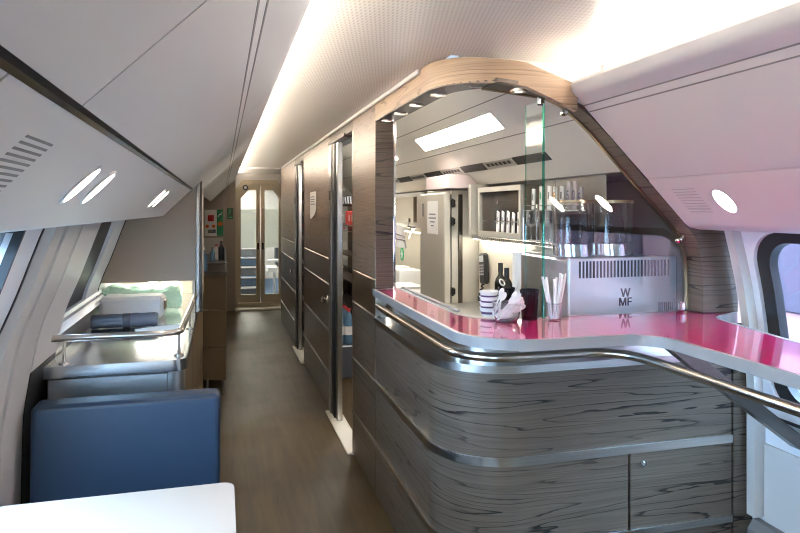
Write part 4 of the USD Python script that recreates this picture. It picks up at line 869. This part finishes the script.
# ---- gangway door at the end of the aisle
gd = struct('door_1', 'glazed double gangway door with chamfered top at the end of the aisle')
YD = 10.45
FO = Polygon([(.19, 0), (.19, 1.86), (.31, 2.02), (.84, 2.02), (.97, 1.84), (.97, 0)])
FI = Polygon([(.245, .03), (.245, 1.74), (.43, 1.955), (.76, 1.955), (.925, 1.72), (.925, .03)])
part(gd, 'surround', xz(Polygon([(.03, 0), (.03, 2.16), (1.1, 2.16), (1.1, 0)]).difference(FO), YD, YD + .1), 'panel_pale')
part(gd, 'frame', xz(FO.difference(FI), YD - .03, YD + .08), 'door_frame')
part(gd, 'threshold', bx(.19, .97, YD - .22, YD + .1, 0, .03, .006), 'sill'); part(gd, 'step_edge', bx(.19, .97, YD - .03, YD + .1, .03, .10, .006), 'door_frame')
for k, (a, b) in enumerate(((.248, .578), (.590, .922))):
    leaf = FI.intersection(sbox(a, .10, b, 2.0)); gz = FI.buffer(-.035).intersection(sbox(a + (.035 if k == 0 else .06), .22, b - (.06 if k == 0 else .055), 1.86))
    lf = part(gd, 'door_leaf', xz(leaf.difference(gz), YD + .01, YD + .05), 'door_frame')
    part(lf, 'glass_pane', xz(gz.buffer(.004), YD + .028, YD + .031), 'window_pane', False)
    part(lf, 'frosted_band', xz(gz.intersection(sbox(0, .95, 2, 1.56)), YD + .032, YD + .034), 'frosted', False)
    xh = .547 if k == 0 else .622
    part(lf, 'handle_recess', bx(xh - .014, xh + .014, YD + .003, YD + .011, .93, 1.03, .003), 'steel_dark')
bt = thing('door_camera', 'small round white camera with dark ring above the gangway door', 'camera', (.37, 10.4, 1.86))
part(bt, 'ring', move(trimesh.creation.annulus(.022, .042, .02, sections=28), (.352, YD - .04, 1.900), rx=90), 'black'); part(bt, 'lens', move(trimesh.creation.cylinder(.022, .016, sections=24), (.352, YD - .04, 1.900), rx=90), 'white')
# next compartment seen through the door
nx = struct('wall_next_coach', 'pale shell of the next compartment behind the gangway door')
part(nx, 'shell', cat(bx(-.75, -.70, YD + .1, 15, 0, 2.2, .001), bx(2.1, 2.15, YD + .1, 15, 0, 2.2, .001), bx(-.75, 2.15, 15, 15.05, 0, 2.2, .001), bx(-.75, 2.15, YD + .1, 15, 2.2, 2.25, .001)), 'panel_pale', False)
part(nx, 'shell', cat(bx(-.75, .03, YD + .1, YD + .12, 0, 2.2, .001), bx(1.1, 2.15, YD + .1, YD + .12, 0, 2.2, .001)), 'panel_pale', False)
part(nx, 'carpet', bx(-.75, 2.15, YD + .1, 15, -.05, .0, .001), 'carpet_blue', False)
for k in range(6): part(nx, 'stair', bx(-.4, .66, 11.9 + .28 * k, 15, .16 * k, .16 * (k + 1), .006), 'carpet_blue' if k % 2 else 'carpet_grey'); part(nx, 'stair_nosing', bx(-.4, .66, 11.885 + .28 * k, 11.905 + .28 * k, .16 * (k + 1) - .02, .16 * (k + 1) + .002, .003), 'slot_pale')
fs = thing('shell_seat', 'white shell seat with dark cushion seen through the gangway door', 'seat', (1.15, 12.3, 0))
part(fs, 'shell', xz(Polygon([(.80, .42), (1.25, .40), (1.36, 1.1), (1.30, 1.12), (1.2, .5), (.80, .5)]), 12.0, 12.5), 'white'); part(fs, 'cushion', bx(.95, 1.2, 12.02, 12.48, .5, 1.0, .05), 'leather_dark'); part(fs, 'leg', rod((.93, 12.2, 0), (.93, 12.2, .42), .02), 'white'); part(fs, 'armrest', bx(.80, 1.1, 11.98, 12.02, .6, .66, .02), 'white')
solo('compartment_light', bx(.1, .5, 11.2, 14.5, 2.19, 2.198, .001), 'far_glow', 'ceiling light strip of the next compartment', 'light panel')

# ================================================================== OUTSIDE
struct_mesh('ground', bx(-60, 60, -60, 60, -2.1, -2.0, .01), 'asphalt', 'asphalt ground outside the coach', False)
def building(x0, x1, y0, y1, h, m, label, face):
    b = thing('building', label, 'building', ((x0 + x1) / 2, (y0 + y1) / 2, -2))
    part(b, 'wall', bx(x0, x1, y0, y1, -2, h, .05), m); part(b, 'roof', bx(x0 - .4, x1 + .4, y0 - .4, y1 + .4, h, h + .5, .1), 'roof_dark')
    xf = x0 if face < 0 else x1
    for z in np.arange(-.5, h - 1.2, 2.6):
        for y in np.arange(y0 + 1, y1 - 1, 2.4): part(b, 'window', bx(xf - .08, xf + .08, y, y + 1.2, z, z + 1.5, .03), 'facade_window')
building(11, 18, -44, 44, 5.2, 'facade_pink', 'pinkish low building seen through the right window', -1)
building(-44, -36, 4, 46, 1.0, 'facade_grey', 'long grey station building outside the left window', 1)
